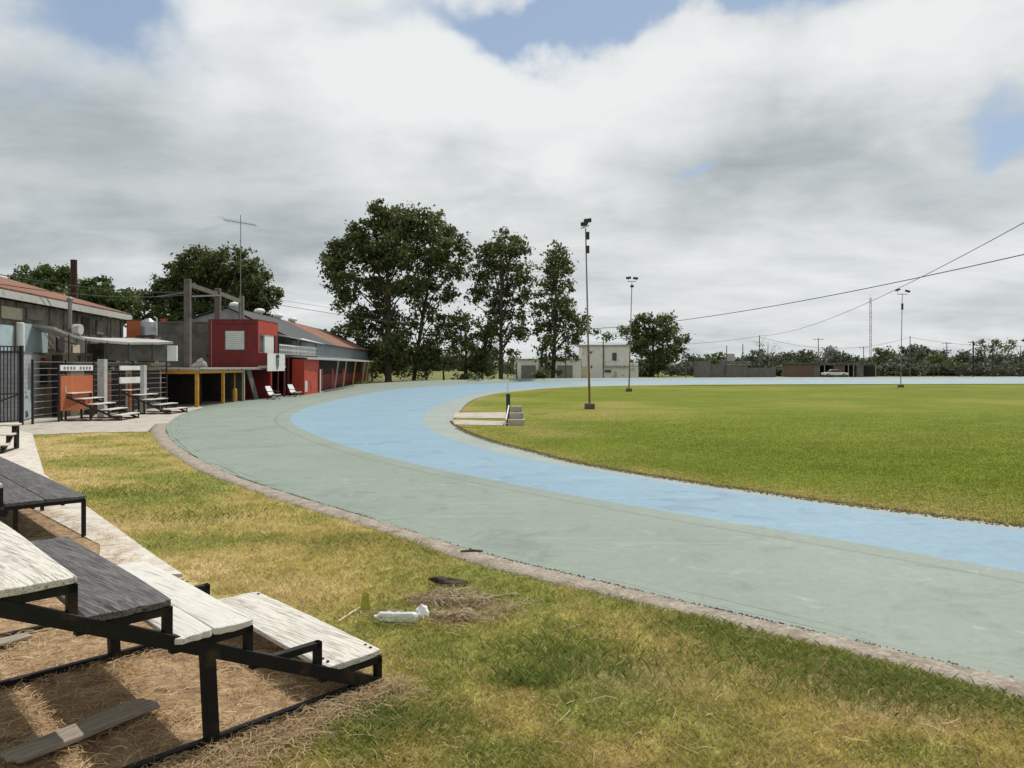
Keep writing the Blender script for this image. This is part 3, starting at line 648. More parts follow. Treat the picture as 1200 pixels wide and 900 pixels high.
# two small stands by the fence
M['brown_steel'] = mat('brown_steel', (.035,.02,.016), .6, .3, 8)
def small(label, loc, rz):
    rr = [(k_, [(.0,.40,None)], 'white_smooth', -.05, 1.95) for k_ in range(5)]
    return bleacher(label, loc, rz, 1.9, rr, 'small stands at the fence', M['brown_steel'], 5, 0, False)
g1 = G(143,493); small('small five-row stand in front of the orange board', (g1[0], g1[1], 0), R(94))
g2 = G(200,485.5); small('small five-row stand below two white boards near the yellow portal', (g2[0], g2[1], 0), R(88))

# ------------------------------------------------------------------ loose boards and litter
def loose(label, p0, p1, w, z0, th, m):
    p0 = Vector(p0); p1 = Vector(p1); d = p1-p0; t = plank_mb(0, d.length, -w/2, w/2, th, th, 0, int(abs(p0.x)*100))
    o = t.build('wooden_board', m, None, False, .004); o.location = (p0.x, p0.y, z0); o.rotation_euler = (0, R(-2.0), math.atan2(d.y, d.x)); return tag(o, label, 'board')
loose('weathered grey board lying on straw under the near bleacher', G(178,831), G(10,905), .20, .03, .035, M['grey_wood'])
loose('pale old board on the ground behind the near bleacher', G(33,749), G(-50,774), .14, .02, .03, M['grey_wood'])
MB().tube([(*G(66,735)[:2],.03), (*G(-60,762)[:2],.03)], .02, 8).build('steel_bar', M['black_steel'])
tag(bpy.data.objects['steel_bar'], 'thin black steel bar lying beneath the near bleacher', 'steel bar')

def plastic():
    m, t, b = newmat('clear_plastic'); b.inputs['Base Color'].default_value = (.82,.86,.84,1); b.inputs['Roughness'].default_value = .25
    b.inputs['Transmission Weight'].default_value = .75; b.inputs['IOR'].default_value = 1.3; n = mnoise(t, 14, 3); bump(t, b, n, .6, .01); return m
M['plastic'] = plastic(); M['paper'] = mat('paper', (.80,.80,.80), .7, .05, 8, bmp=.4)
c0 = G(441,731); c1 = G(490,731.5); r = .052
bt = thing('plastic_bottle', 'clear crushed plastic bottle lying on the lawn', 'bottle', (c0[0], c0[1], 0))
v0 = Vector((c0[0],c0[1],r+.01)); v1 = Vector((c1[0],c1[1],r+.005)); ln = (v1-v0)
prof = [(0,.012),(.02,.028),(.04,.030),(.06,.045),(.12,.052),(.2,.047),(.3,.053),(.42,.046),(.52,.053),(.64,.047),(.76,.053),(.9,.052),(.97,.045),(1.0,.03)]
MB().tube([v0+ln*a_ for a_,_ in prof], [b_ for _,b_ in prof], 14).build('bottle_body', M['plastic'], bt, smooth=True)
MB().tube([v0-ln*.05, v0+ln*.012], [.017,.017], 10).build('cap', M['white'], bt)
def crumple(name, label, cat, px, py, sx, sy, sz, m, seed, z=0):
    bm = bmesh.new(); bmesh.ops.create_icosphere(bm, subdivisions=3, radius=1); rr = random.Random(seed); pl = [Vector((rr.uniform(-1,1),rr.uniform(-1,1),rr.uniform(-1,1))).normalized() for _ in range(12)]
    for v in bm.verts:
        q = max(pl, key=lambda p: p.dot(v.co)); k_ = q.dot(v.co); v.co *= (.6+.5*(1-k_)*3+rr.uniform(-.08,.08)); v.co = Vector((v.co.x*sx, v.co.y*sy, max(v.co.z,-.6)*sz+.6*sz))
    me = bpy.data.meshes.new(name); bm.to_mesh(me); bm.free(); me.materials.append(m); o = bpy.data.objects.new(name, me); COL.objects.link(o); gp = G(px,py); o.location = (gp[0],gp[1],z); return tag(o, label, cat)
crumple('plastic_cup', 'crumpled white plastic cup leaning on the dry grass pile', 'cup', 495, 722, .07, .05, .07, M['paper'], 3, .01)
crumple('paper_scrap', 'small crumpled white paper behind the clear bottle', 'paper', 456, 722, .05, .03, .03, M['paper'], 5)
crumple('paper_scrap', 'tiny white paper scrap on grass right of the near bleacher', 'paper', 424, 835, .028, .015, .012, M['paper'], 8)
crumple('bark_clump', 'dark clump of dead bark and leaves by the kerb', 'bark', 521, 686, .17, .075, .05, M['bark'], 12, .02)
M['sprout'] = mat('sprout', (.42,.42,.05), .6, .3, 20, (.2,.12,.05), .4, 10)
q_ = G(427,716)
b = MB(); b.add([(q_[0]-.035,q_[1],0),(q_[0]+.03,q_[1]+.01,0),(q_[0]+.045,q_[1]+.01,.16),(q_[0]-.005,q_[1]+.03,.18),(q_[0]-.03,q_[1]+.02,.12)], [(0,1,2,3,4)])
b.add([(q_[0]-.035,q_[1]+.04,0),(q_[0]+.05,q_[1]+.04,0),(q_[0]+.035,q_[1]+.05,.12),(q_[0]-.02,q_[1]+.05,.15)], [(0,1,2,3)])
o = b.build('corn_husk', M['sprout']); o.modifiers.new('s','SOLIDIFY').thickness = .006; tag(o, 'yellow green husk standing at the left of the dry grass pile', 'husk')
def stick(label, a_, b_, r, z, m=None):
    p0 = Vector(a_)+Vector((0,0,z)); p1 = Vector(b_)+Vector((0,0,z)); mid = p0.lerp(p1,.5)+Vector((.01,.015,.008))
    tag(MB().tube([p0, mid, p1], [r, r*.9, r*.5], 6).build('stick', m or M['stickm']), label, 'stick')
M['stickm'] = mat('stickm', (.33,.24,.14), .9, .3, 12); M['stickp'] = mat('stickp', (.62,.53,.38), .9, .2, 12)
stick('pale straight stick beside the yellow green husk', G(396,730), G(424,712), .009, .012, M['stickp'])
stick('brown twig right of the dry grass pile', G(578,701), G(612,698), .012, .012)
stick('short twig on green lawn near the kerb', G(660,741), G(685,733), .009, .012)
stick('short branch lying on the track edge behind the bark clump', G(540,648.5), G(566,647.5), .018, .02, M['bark'])
# heap of cut dry grass
n = 11000; hx, hy = G(515,712)[:2]; X_ = hx+RNG.normal(0,.34,n); Y_ = hy+RNG.normal(0,.26,n)+.12*np.sin(X_*5); fm = fbm(X_, Y_, 3.2, 61, 3); k = RNG.random(n) < np.clip(fm*3.2-1.0,0,1)*np.clip(1.5-np.hypot((X_-hx)/.75,(Y_-hy)/.5),0,1); X_, Y_, fm = X_[k], Y_[k], fm[k]; n = len(X_)
Z_ = (.01+.10*np.clip(fm-.35,0,1)*2)*RNG.random(n); strands('dry_grass_heap', X_, Y_, Z_, .04+.14*RNG.random(n), .0025+.002*RNG.random(n), np.array([[.56,.44,.28],[.34,.23,.14],[.70,.60,.44],[.2,.13,.08]])[RNG.integers(0,4,n)]*(.6+.6*RNG.random((n,1))), M['blade'], .5, .5)
# tall green tuft of weeds in the lawn
def tuftg(px, py, rx, n, h): 
    gx_, gy_ = G(px,py)[:2]; x = gx_+RNG.normal(0,rx,n); y = gy_+RNG.normal(0,rx*.6,n); return x, y, h*(.4+.8*RNG.random(n))
xs_, ys_, hs_ = [], [], []
for a in ((660,770,.30,300,.10),(640,790,.20,160,.08),(730,790,.25,120,.09),(620,800,.15,500,.09),(470,850,.22,1500,.06),(440,835,.12,700,.05),(230,605,.7,900,.07),(150,578,.8,900,.08),(900,770,.5,1800,.06),(1000,800,.4,1800,.06),(1100,815,.4,1800,.06),(820,735,.35,900,.06)):
    x, y, h = tuftg(*a); xs_.append(x); ys_.append(y); hs_.append(h)
x, y, h = map(np.concatenate, (xs_, ys_, hs_)); k = inpoly(x, y, lawn_poly); x, y, h = x[k], y[k], h[k]; n = len(x)
blades('weed_tufts', x, y, np.zeros(n), h, .003+.0025*RNG.random(n), np.array([.20,.24,.065])*(.6+.9*RNG.random((n,1))), M['blade'], .9)

# ================================================================== buildings on the left
# ---- clubhouse: low slab on posts with the red cabin on top
ch = thing('clubhouse', 'low open building with a pale slab roof carrying a dark red cabin', 'building', (-19.5, 52, 0))
SZ0, SZ1 = 2.10, 2.24
MB().box(-25, -17.85, 45.5, 58.0, SZ0, SZ1).build('slab_roof', M['slab'], ch, bevel=.01)
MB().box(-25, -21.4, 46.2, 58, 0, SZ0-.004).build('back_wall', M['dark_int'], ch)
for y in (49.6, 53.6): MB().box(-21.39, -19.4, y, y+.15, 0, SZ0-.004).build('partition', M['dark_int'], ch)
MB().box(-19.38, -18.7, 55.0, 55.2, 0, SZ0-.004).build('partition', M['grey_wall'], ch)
b = MB(); b.box(-21.2, -18.0, 45.55, 45.72, 1.90, 2.095); b.build('lintel', M['yellow'], ch)
MB().box(-18.13, -17.95, 45.52, 45.70, 0, 1.895).build('post', M['yellow'], ch)
MB().box(-18.11, -17.95, 49.6, 49.76, 0, SZ0-.003).build('post', M['yellow'], ch)
MB().box(-18.10, -17.96, 53.4, 53.55, 0, SZ0-.003).build('post', M['pale'], ch)
MB().lathe((-18.25, 52.4, 0), [(.16,0),(.16,.75),(.13,.85),(.04,.9),(.03,2.0)], 12).build('post', M['yellow'], ch)
MB().box(-18.06, -17.98, 45.8, 53.3, 1.93, 2.09).build('lintel', M['yellow'], ch)
b = MB(); b.add([(-18.05,54.0,SZ0-.01),(-18.05,54.9,SZ0-.01),(-18.05,56.6,0),(-18.05,55.7,0)],[(0,1,2,3)]); o = b.build('brace_panel', M['grey_wall'], ch); o.modifiers.new('s','SOLIDIFY').thickness = .06
# cabin
cy0, cy1, cx0, cx1 = 56.4, 61.2, -21.5, -18.0
zt = 5.62
b = MB(); b.box(cx0, cx1-.6, cy0, cy0+.12, SZ1, zt); b.box(cx1-.6, cx1, cy0, cy0+.12, SZ1, zt); b.build('front_wall', M['maroon'], ch)
MB().box(cx0, cx0+.12, cy0+.12, cy1, SZ1, zt).build('side_wall', M['maroon'], ch)
MB().box(cx0+.12, cx1, cy1-.12, cy1, SZ1, zt).build('back_wall', M['maroon'], ch)
MB().box(cx0-.03, cx1+.02, cy0-.02, cy1+.02, zt, zt+.06).build('cabin_roof', M['maroon'], ch)
MB().box(cx1-.12, cx1+.005, cy0+.12, cy1-.12, 4.66, zt-.003).build('parapet_band', M['red'], ch)
MB().box(cx1-.12, cx1+.005, cy0+.12, cy0+.42, SZ1, 4.655).build('corner_pier', M['red'], ch)
MB().box(cx1-.12, cx1+.005, cy1-.75, cy1-.12, SZ1, 4.655).build('corner_pier', M['maroon'], ch)
w = MB().box(cx1-.16, cx1-.10, cy0+.43, cy0+1.7, 3.25, 4.65).build('window', M['shutter'], ch)
MB().box(cx1-.098, cx1-.09, cy0+.5, cy0+1.6, 3.35, 4.58).build('pane', M['glass'], w)
MB().box(cx1-.16, cx1-.04, cy0+1.72, cy0+3.9, 3.25, 4.65).build('white_shutter', M['white'], ch)
MB().box(cx1-.14, cx1-.01, cy0+.42, cy1-.76, SZ1, 3.24).build('side_wall', M['maroon'], ch)
MB().box(cx1+.01, cx1+.62, cy0, cy1, SZ1, 2.38).build('balcony_floor', M['slab'], ch)
MB().box(cx1+.002, cx1+.62, cy0, cy0+.1, 2.385, 3.30).build('balcony_wall', M['maroon'], ch)
MB().box(cx1+.54, cx1+.62, cy0+.11, cy1, 2.385, 3.28).build('balcony_wall', M['maroon'], ch)
x0, x1 = PX(264,56.3), PX(285.8,56.3)
MB().box(x0-.07, x1+.07, cy0-.03, cy0-.003, PZ(409.5,56.3)-.07, PZ(388,56.3)+.07).build('window_frame', M['old_conc'], ch)
MB().tube([(cx0+.25,cy0-.05,zt-.02),(cx0+.25,cy0-.05,SZ1)],.035,8).build('downpipe', M['galv'], ch)
MB().tube([(cx0+.5,cy0-.02,zt-.2),(-20.0,cy0-.02,zt-.32),(cx1-.1,cy0-.02,zt-.22)],.012,5).build('cable', M['black'], ch)
MB().box(-17.88,-17.80,45.5,58.0,SZ1-.05,SZ1+.03).build('gutter', M['fascia'], ch)
w = MB().box(x0, x1, cy0-.05, cy0-.004, PZ(409.5,56.3), PZ(388,56.3)).build('louvred_window', M['shutter'], ch)
for i in range(9):
    z = PZ(409.5,56.3)+.06+i*.142; MB().add([(x0+.05,cy0-.052,z),(x1-.05,cy0-.052,z),(x1-.05,cy0-.085,z-.035),(x0+.05,cy0-.085,z-.035)],[(0,1,2,3)]).build('louvre', M['white'], w)
MB().box(-17.52, -17.40, 57.6, 57.72, 0, SZ1).build('post', M['red'], ch)
MB().box(-17.52, -17.40, 61.0, 61.12, 0, SZ1).build('post', M['maroon'], ch)
MB().box(-19.6, -17.55, 58.01, 58.13, 0, SZ1).build('side_wall', M['maroon'], ch)
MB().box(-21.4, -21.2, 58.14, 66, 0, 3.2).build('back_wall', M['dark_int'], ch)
# banner with the club crest
bn = thing('banner', 'white cloth banner with a dark crest hung on the red balcony', 'banner', (-17.36, 58.6, 2.1))
b = MB(); n = 12
for i in range(n+1):
    y = 56.45+4.3*i/n; x = -17.34+.03*math.sin(i*1.3)
    b.v += [(x,y,2.0),(x+.01,y,3.28)]
for i in range(n): b.f.append((2*i,2*i+2,2*i+3,2*i+1))
o = b.build('cloth', M['white'], bn); o.modifiers.new('s','SOLIDIFY').thickness = .02
ex = -17.28; yc = 58.75
MB().add([(ex,yc-.34,3.22),(ex,yc+.34,3.22),(ex,yc+.34,2.92),(ex,yc-.34,2.92)],[(0,1,2,3)]).build('crest_top', M['dark_metal'], bn).modifiers.new('s','SOLIDIFY').thickness = .02
MB().add([(ex,yc-.30,2.88),(ex,yc+.30,2.88),(ex,yc+.26,2.4),(ex,yc,2.08),(ex,yc-.26,2.4)],[(0,1,2,3,4)]).build('crest_shield', M['galv'], bn).modifiers.new('s','SOLIDIFY').thickness = .02
MB().add([(ex+.012,yc-.07,2.84),(ex+.012,yc+.07,2.84),(ex+.012,yc+.06,2.4),(ex+.012,yc-.06,2.4)],[(0,1,2,3)]).build('crest_stripe', M['shutter'], bn).modifiers.new('s','SOLIDIFY').thickness = .008
# junk bundle on the slab
crumple('wrapped_bundle', 'pale wrapped bundle on the slab roof between grey pillar and red cabin', 'bundle', 500, 500, .1, .1, .1, M['fascia'], 5)
o = bpy.data.objects['wrapped_bundle']; o.location = (PX(234,54)+.1, 54, SZ1-.02); o.scale = (5.2, 5, 4)
# ---- concrete frame
cf = thing('pillar_portal', 'tall grey concrete frame of three pillars behind the red cabin', 'concrete frame', (-21.6, 53, 0))
cols = [(220.2,53,327),(255.5,59,338),(283,65.6,347)]; tops = []
for px_, D_, ty in cols:
    x = PX(px_,D_); z = PZ(ty,D_); tops.append((x,D_,z)); MB().prism([(x-.2,D_-.2),(x+.2,D_-.2),(x+.17,D_+.2),(x-.17,D_+.2)],0,z).build('pillar', M['old_conc'], cf, bevel=.02)
for a_, b_ in zip(tops[:-1], tops[1:]): MB().bar((a_[0],a_[1]+.2,a_[2]-.35),(b_[0],b_[1]-.2,b_[2]-.45),.18,.30).build('beam', M['old_conc'], cf)
MB().bar((tops[0][0]+.2,tops[0][1]+.05,tops[0][2]-1.15),(PX(258,57),57,PZ(346,57)),.06,.1).build('beam', M['galv'], cf)
MB().bar((tops[0][0]-.2,tops[0][1],tops[0][2]-.9),(tops[0][0]-3.4,tops[0][1]+3,tops[0][2]-.9),.05,.05).build('beam', M['galv'], cf)

# ---- long metal shed
sh = thing('metal_shed', 'long metal shed with grey and rusty gable roof and white roof vents', 'shed', (-25, 85, 0))
def rx(y): return -24.9-.047*(y-70)
def ex_(y): return -19.3-.04*(y-70)
ya, yr, yb = 69.5, 90, 118; zr, ze = 7.55, 4.75
def slope(name, y0, y1, m, off=0):
    b = MB(); b.add([(rx(y0),y0,zr),(rx(y1),y1,zr),(ex_(y1)+.35,y1,ze-.12),(ex_(y0)+.35,y0,ze-.12)],[(0,1,2,3)]); o = b.build(name, m, sh); o.modifiers.new('s','SOLIDIFY').thickness = .06
slope('roof', ya, yr, M['roof_grey']); slope('roof', yr+.01, yb, M['tin_rust'])
b = MB(); b.add([(rx(ya),ya,zr),(rx(ya)-9.5,ya,ze-.1),(rx(yb)-9.5,yb,ze-.1),(rx(yb),yb,zr)],[(0,1,2,3)]); o = b.build('roof', M['roof_grey'], sh); o.modifiers.new('s','SOLIDIFY').thickness = .06
MB().add([(rx(ya)-9.3,ya+.3,0),(ex_(ya),ya+.3,0),(ex_(ya),ya+.3,ze-.1),(rx(ya),ya+.3,zr-.1),(rx(ya)-9.3,ya+.3,ze-.1)],[(0,1,2,3,4)]).build('gable_wall', M['tin_light'], sh)
MB().prism([(ex_(ya+.4)-.1,ya+.4),(ex_(ya+.4),ya+.4),(ex_(yb),yb),(ex_(yb)-.1,yb)],0,ze-.1).build('side_wall', M['tin_grey'], sh)
MB().add([(rx(yb)-9.3,yb-.1,0),(ex_(yb),yb-.1,0),(ex_(yb),yb-.1,ze-.1),(rx(yb),yb-.1,zr-.1),(rx(yb)-9.3,yb-.1,ze-.1)],[(4,3,2,1,0)]).build('gable_wall', M['tin_dark'], sh)
for py_ in (71.5, 79.5, 87, 94):
    MB().lathe((rx(py_)+.15,py_,zr-.15),[(.30,0),(.30,.28),(.52,.34),(.55,.50),(.42,.66),(.15,.74)],14).build('roof_vent', M['white'], sh, smooth=True)
# dirty grey yard wall in front of the shed
gw = thing('yard_wall', 'tall dirty grey rendered wall between the water tank and the cabin', 'wall', (-26, 66, 0))
MB().box(-30.5, -21.7, 66, 66.3, 0, PZ(378.5,66)).build('wall_face', M['grey_wall'], gw)
MB().box(-30.5, -21.7, 65.95, 66.35, PZ(378.5,66)+.003, PZ(378.5,66)+.12).build('coping', M['old_conc'], gw)
for xx in (-29.2,-26.9,-24.6): MB().box(xx, xx+.35, 66.05, 66.25, PZ(378.5,66)+.125, PZ(373.5,66)).build('pier', M['red' if xx < -29 else 'old_conc'], gw)

# ---- terrace building with white lean-to
tb = thing('terrace_building', 'building with roof terrace, white railing and white sloped tin awning', 'building', (-20, 65, 0))
MB().box(-23.5, -18.0, 61.3, 73.6, 3.05, 3.28).build('terrace_floor', M['dark_int'], tb)
MB().box(-23.5, -19.9, 66.2, 73.5, 0, 3.04).build('back_wall', M['dark_int'], tb)
MB().box(-23.5, -20.6, 62, 73.4, 3.285, 4.9).build('upper_wall', M['beige'], tb)
for y0 in (62.6, 66.3, 70.0):
    w = MB().box(-20.62, -20.54, y0, y0+1.9, 3.75, 4.75).build('window', M['shutter'], tb); MB().box(-20.538, -20.53, y0+.12, y0+1.78, 3.85, 4.65).build('pane', M['glass'], w)
b = MB(); b.add([(-22.0,61.4,5.35),(-22.0,75.2,5.5),(-17.7,75.2,4.42),(-17.9,61.4,4.75)],[(0,1,2,3)]); o = b.build('tin_awning', M['tin_white'], tb); o.modifiers.new('s','SOLIDIFY').thickness = .05
for y0 in (61.6, 68, 73.4): MB().box(-18.12,-18.04,y0,y0+.08,3.285,4.5).build('awning_post', M['dark_metal'], tb)
rl = MB().bar((-18.06,61.7,4.02),(-18.06,73.4,4.02),.1,.1).build('railing', M['white'], tb)
for i in range(26):
    y = 61.9+i*.45; MB().lathe((-18.06,y,3.29),[(.07,0),(.04,.15),(.085,.32),(.04,.5),(.07,.66)],6).build('baluster', M['white'], rl)
for y0 in (61.4, 64.3): MB().box(-18.14, -18.02, y0, y0+.12, 0, 3.04).build('post', M['maroon'], tb)

# ---- red annex with a long narrow awning
ax = thing('red_annex', 'long low red building with thin grey awning on slanted pale posts', 'building', (-18, 85, 0))
def fx(y): return -16.95-.045*(y-65)
def fx2(y): return -18.6-.045*(y-66)
MB().prism([(fx(65)-1.0,65.0),(fx(65),65.0),(fx(71.5)-.1,71.5),(fx(71.5)-1.5,71.5)],0,2.95).build('orange_wall', M['red'], ax)
MB().prism([(fx(71.3)+.02,71.2),(fx(71.3)+.08,71.2),(fx(71.9)+.02,71.9),(fx(71.9)-.04,71.9)],0,2.1).build('grey_door_leaf', M['shutter'], ax)
MB().prism([(fx(65)+.003,65.15),(fx(65)+.02,65.15),(fx(66)+.02,66.1),(fx(66)+.003,66.1)],.25,1.15).build('notice_board', M['shutter'], ax)
for i,(y,z) in enumerate([(67.6,1.9),(67.5,.95),(68.0,.95),(67.6,.55),(68.1,.5)]):
    MB().lathe((fx(y)+.02,y,z),[(.09,0),(.09,.12)],8).build('wall_marking', M['yellow'], ax)
MB().prism([(fx2(71.6)-.2,71.6),(fx2(71.6),71.6),(fx2(112),112),(fx2(112)-.2,112)],0,1.55).build('lower_wall', M['maroon'], ax)
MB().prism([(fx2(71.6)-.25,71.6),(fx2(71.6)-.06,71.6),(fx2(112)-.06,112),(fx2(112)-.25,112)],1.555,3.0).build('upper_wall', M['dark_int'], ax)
for y0 in (75,80,86,93): MB().prism([(fx2(y0)+.004,y0),(fx2(y0)+.03,y0),(fx2(y0+1.2)+.03,y0+1.2),(fx2(y0+1.2)+.004,y0+1.2)],.05,2.1).build('door', M['red'], ax)
MB().add([(fx(64.9)+.25,64.9,3.02),(fx(64.9)-2.2,64.9,3.20),(fx(108)-1.6,108,3.20),(fx(108)+.15,108,3.05)],[(0,1,2,3)]).build('awning', M['tin'], ax).modifiers.new('s','SOLIDIFY').thickness = .06
b = MB().bar((fx(64.9)+.25,64.9,2.98),(fx(108)+.15,108,3.0),.05,.10); b.build('awning_edge', M['fascia'], ax)
for y in (79.5, 84.5, 91, 98.5, 102): MB().bar((fx(y)-.12,y,0),(fx(y)+.18,y+.45,2.95),.11,.11,up=(0,1,0)).build('post', M['yellow' if y>90 else 'pale'], ax)
MB().prism([(fx(65.2)+.001,72.0),(fx(65)-.1,72.0),(fx(104)-.2,104),(fx(104),104)],-.01,.12).build('step', M['old_conc'], ax)

# ---- two white armchairs
def armchair(label, x, y, rz):
    t = thing('armchair', label, 'armchair', (x,y,0), rz, 'white garden armchairs')
    for sx_ in (-.33,.33):
        MB().bar((sx_,-.35,0),(sx_,.22,.42),.04,.04,up=(1,0,0)).build('leg', M['dark_metal'], t, False); MB().bar((sx_,.30,0),(sx_,-.30,.38),.04,.04,up=(1,0,0)).build('leg', M['dark_metal'], t, False)
        MB().bar((sx_,-.32,.56),(sx_,.34,.60),.06,.04).build('armrest', M['dark_metal'], t, False)
        MB().bar((sx_,.22,.40),(sx_,.30,.58),.035,.035,up=(1,0,0)).build('arm_support', M['dark_metal'], t, False)
    MB().add([(-.3,-.42,.40),(.3,-.42,.40),(.3,.05,.33),(.3,.22,.36),(-.3,.22,.36),(-.3,.05,.33)],[(0,1,2,5),(5,2,3,4)]).build('seat', M['white'], t, False).modifiers.new('s','SOLIDIFY').thickness = .05
    MB().add([(-.3,.16,.37),(.3,.16,.37),(.27,.42,.78),(.24,.52,.95),(-.24,.52,.95),(-.27,.42,.78)],[(0,1,2,5),(5,2,3,4)]).build('backrest', M['white'], t, False).modifiers.new('s','SOLIDIFY').thickness = .05
a1 = G(322,468.3); armchair('white garden armchair under the banner by the red post', a1[0]-.1, a1[1], R(65))
a2 = G(347,465); armchair('white garden armchair in front of the dark opening beside the orange wall', a2[0]-.1, a2[1], R(60))

# ---- left hall with hipped rusty roof
hl = thing('old_hall', 'old hall with rusty hipped roof, pale fascia and weathered board wall', 'building', (-21, 32, 0))
def hx(y): return -20.3-(y-42)*.164*1.0
A = (-24.3, 50.0); Bq = (-19.9, 22.0)
dv = Vector((A[0]-Bq[0], A[1]-Bq[1])).normalized(); nvx, nvy = -dv.y, dv.x      # away from the track
def HP(t, off, z): return (A[0]-dv.x*t+nvx*off, A[1]-dv.y*t+nvy*off, z)
ze = 5.55
MB().add([HP(0,-.35,ze),HP(26,-.35,ze),HP(26,6.0,7.55),HP(5.2,6.0,7.55)],[(0,1,2,3)]).build('roof', M['roof_tile'], hl).modifiers.new('s','SOLIDIFY').thickness = .08
MB().add([HP(0,-.35,ze),HP(5.2,6.0,7.55),HP(0,12.4,ze)],[(0,1,2)]).build('roof', M['roof_tile'], hl).modifiers.new('s','SOLIDIFY').thickness = .08
MB().add([HP(0,12.4,ze),HP(5.2,6.0,7.55),HP(26,6.0,7.55),HP(26,12.4,ze)],[(0,1,2,3)]).build('roof', M['roof_tile'], hl).modifiers.new('s','SOLIDIFY').thickness = .08
MB().prism([HP(-.08,-.40,0)[:2],HP(26,-.40,0)[:2],HP(26,-.33,0)[:2],HP(-.08,-.33,0)[:2]],ze-.34,ze-.01).build('fascia', M['fascia'], hl)
MB().prism([HP(.3,0,0)[:2],HP(26,0,0)[:2],HP(26,11,0)[:2],HP(.3,11,0)[:2]],0,ze-.36).build('board_wall', M['board'], hl)
for i in range(14): 
    t0 = .8+i*1.75; MB().prism([HP(t0,-.05,0)[:2],HP(t0+.09,-.05,0)[:2],HP(t0+.09,-.004,0)[:2],HP(t0,-.004,0)[:2]],2.4,ze-.37).build('batten', M['board'], hl)
def on_hall(px_):      # parameter t where the wall line is seen at this picture column
    u = (px_-600)/F; t = (A[0]-u*A[1])/(dv.x-u*dv.y); return t, A[1]-dv.y*t
for (pa, pb, pya, pyb) in ((-6,12,378,408),(25,53,378,413)):
    ta, Da = on_hall(pa); tb_, Db = on_hall(pb)
    MB().prism([HP(ta,-.03,0)[:2],HP(tb_,-.03,0)[:2],HP(tb_,-.12,0)[:2],HP(ta,-.12,0)[:2]],2.95,PZ(pya,(Da+Db)/2)-.1).build('wall_panel', M['blue_panel'], hl)
x,y,_ = P(74,300,37.5)
MB().lathe((PX(86.5,48.5),48.5,5.0),[(.19,0),(.19,.9),(.185,PZ(304.5,48.5)-5.0)],12).build('chimney', M['rust'], hl)
MB().lathe((PX(82,36.5),36.5,PZ(385,36.5)),[(.09,0),(.09,1.25),(.14,1.27),(.14,1.38),(.05,1.45)],10).build('vent_pipe', M['galv'], hl)
tk, Dk = on_hall(17.5)
MB().lathe((PX(17.5,Dk)+.30,Dk-.1,PZ(406,Dk)-1.0),[(.17,0),(.17,PZ(379,Dk)-PZ(406,Dk)+1.0),(.13,PZ(379,Dk)-PZ(406,Dk)+1.03)],14).build('white_duct', M['white'], hl, smooth=False)
# ---- kitchen lean-to: sagging tin canopy over a brown box fascia
kl = thing('lean_to', 'low cluttered lean-to under a sagging tin canopy behind the orange board', 'lean-to', (-20, 38.5, 0))
pts = [(64,383,36.0),(80,390,36.6),(100,396,37.4),(125,399,38.5),(150,401,40.0),(178,401,41.5),(203,400.5,42.6)]
b = MB()
for px_, py_, D_ in pts:
    a_ = P(px_,py_,D_); b.v += [a_, (a_[0]-1.9,a_[1]+.9,a_[2]+.25)]
for i in range(len(pts)-1): b.f.append((2*i,2*i+2,2*i+3,2*i+1))
b.build('tin_canopy', M['tin'], kl).modifiers.new('s','SOLIDIFY').thickness = .12
q0, q1 = P(122,404,39.6), P(196,405,43)
MB().prism([(q0[0],q0[1]),(q1[0],q1[1]),(q1[0]-1.2,q1[1]+.6),(q0[0]-1.2,q0[1]+.6)],2.62,3.48).build('box_fascia', M['grey_wall'], kl)
MB().prism([(q1[0]+.003,q1[1]-.02),(q1[0]+.42,q1[1]+.2),(q1[0]+.42,q1[1]+.35),(q1[0]+.003,q1[1]+.3)],2.62,3.46).build('fascia_end', M['white'], kl)
MB().prism([(-23.5,37.6),(-20.6,37.2),(-19.9,45.2),(-23.5,45.2)],0,2.35).build('wall', M['brick_old'], kl)
MB().prism([(-23.6,37.3),(-20.35,36.9),(-19.5,45.45),(-23.6,45.45)],2.355,2.55).build('roof_edge', M['old_conc'], kl)
MB().prism([(-23.4,37.9),(-21.2,37.5),(-20.9,42),(-23.4,42)],2.56,2.98).build('parapet', M['brick_old'], kl)
for (ya_, yb_, m_) in ((38.2,39.3,'dark_int'),(40.4,41.6,'dark_int'),(42.4,45.0,'dark_int')):
    xa = -20.6+(ya_-37.2)*.0875; xb = -20.6+(yb_-37.2)*.0875
    MB().prism([(xa+.004,ya_),(xa+.03,ya_),(xb+.03,yb_),(xb+.004,yb_)],.0,2.1).build('doorway_dark', M[m_], kl)  # flat dark panel on the wall, painted as the shade of a doorway
for ya_ in (37.5,38.5,39.6,40.7,41.8): xa = -20.6+(ya_-37.2)*.0875; MB().prism([(xa+.004,ya_),(xa+.02,ya_),(xa+.09,ya_+.75),(xa+.07,ya_+.75)],2.16,2.33).build('vent_dark', M['dark_int'], kl)  # dark strips on the wall face, the shade of small openings as colour
for xa in (-23.0,-22.2,-21.5): MB().box(xa,xa+.5,37.15,37.2,1.5,2.2).build('window_dark', M['dark_int'], kl)  # flat dark panels: window shade put into the colour, wall not cut
for ya_ in (39.7, 41.9): MB().prism([(-20.37+(ya_-39.7)*.0875,ya_),(-20.32+(ya_-39.7)*.0875,ya_),(-20.29+(ya_-39.7)*.0875,ya_+.45),(-20.34+(ya_-39.7)*.0875,ya_+.45)],.2,1.9).build('shutter_strip', M['orange'], kl)
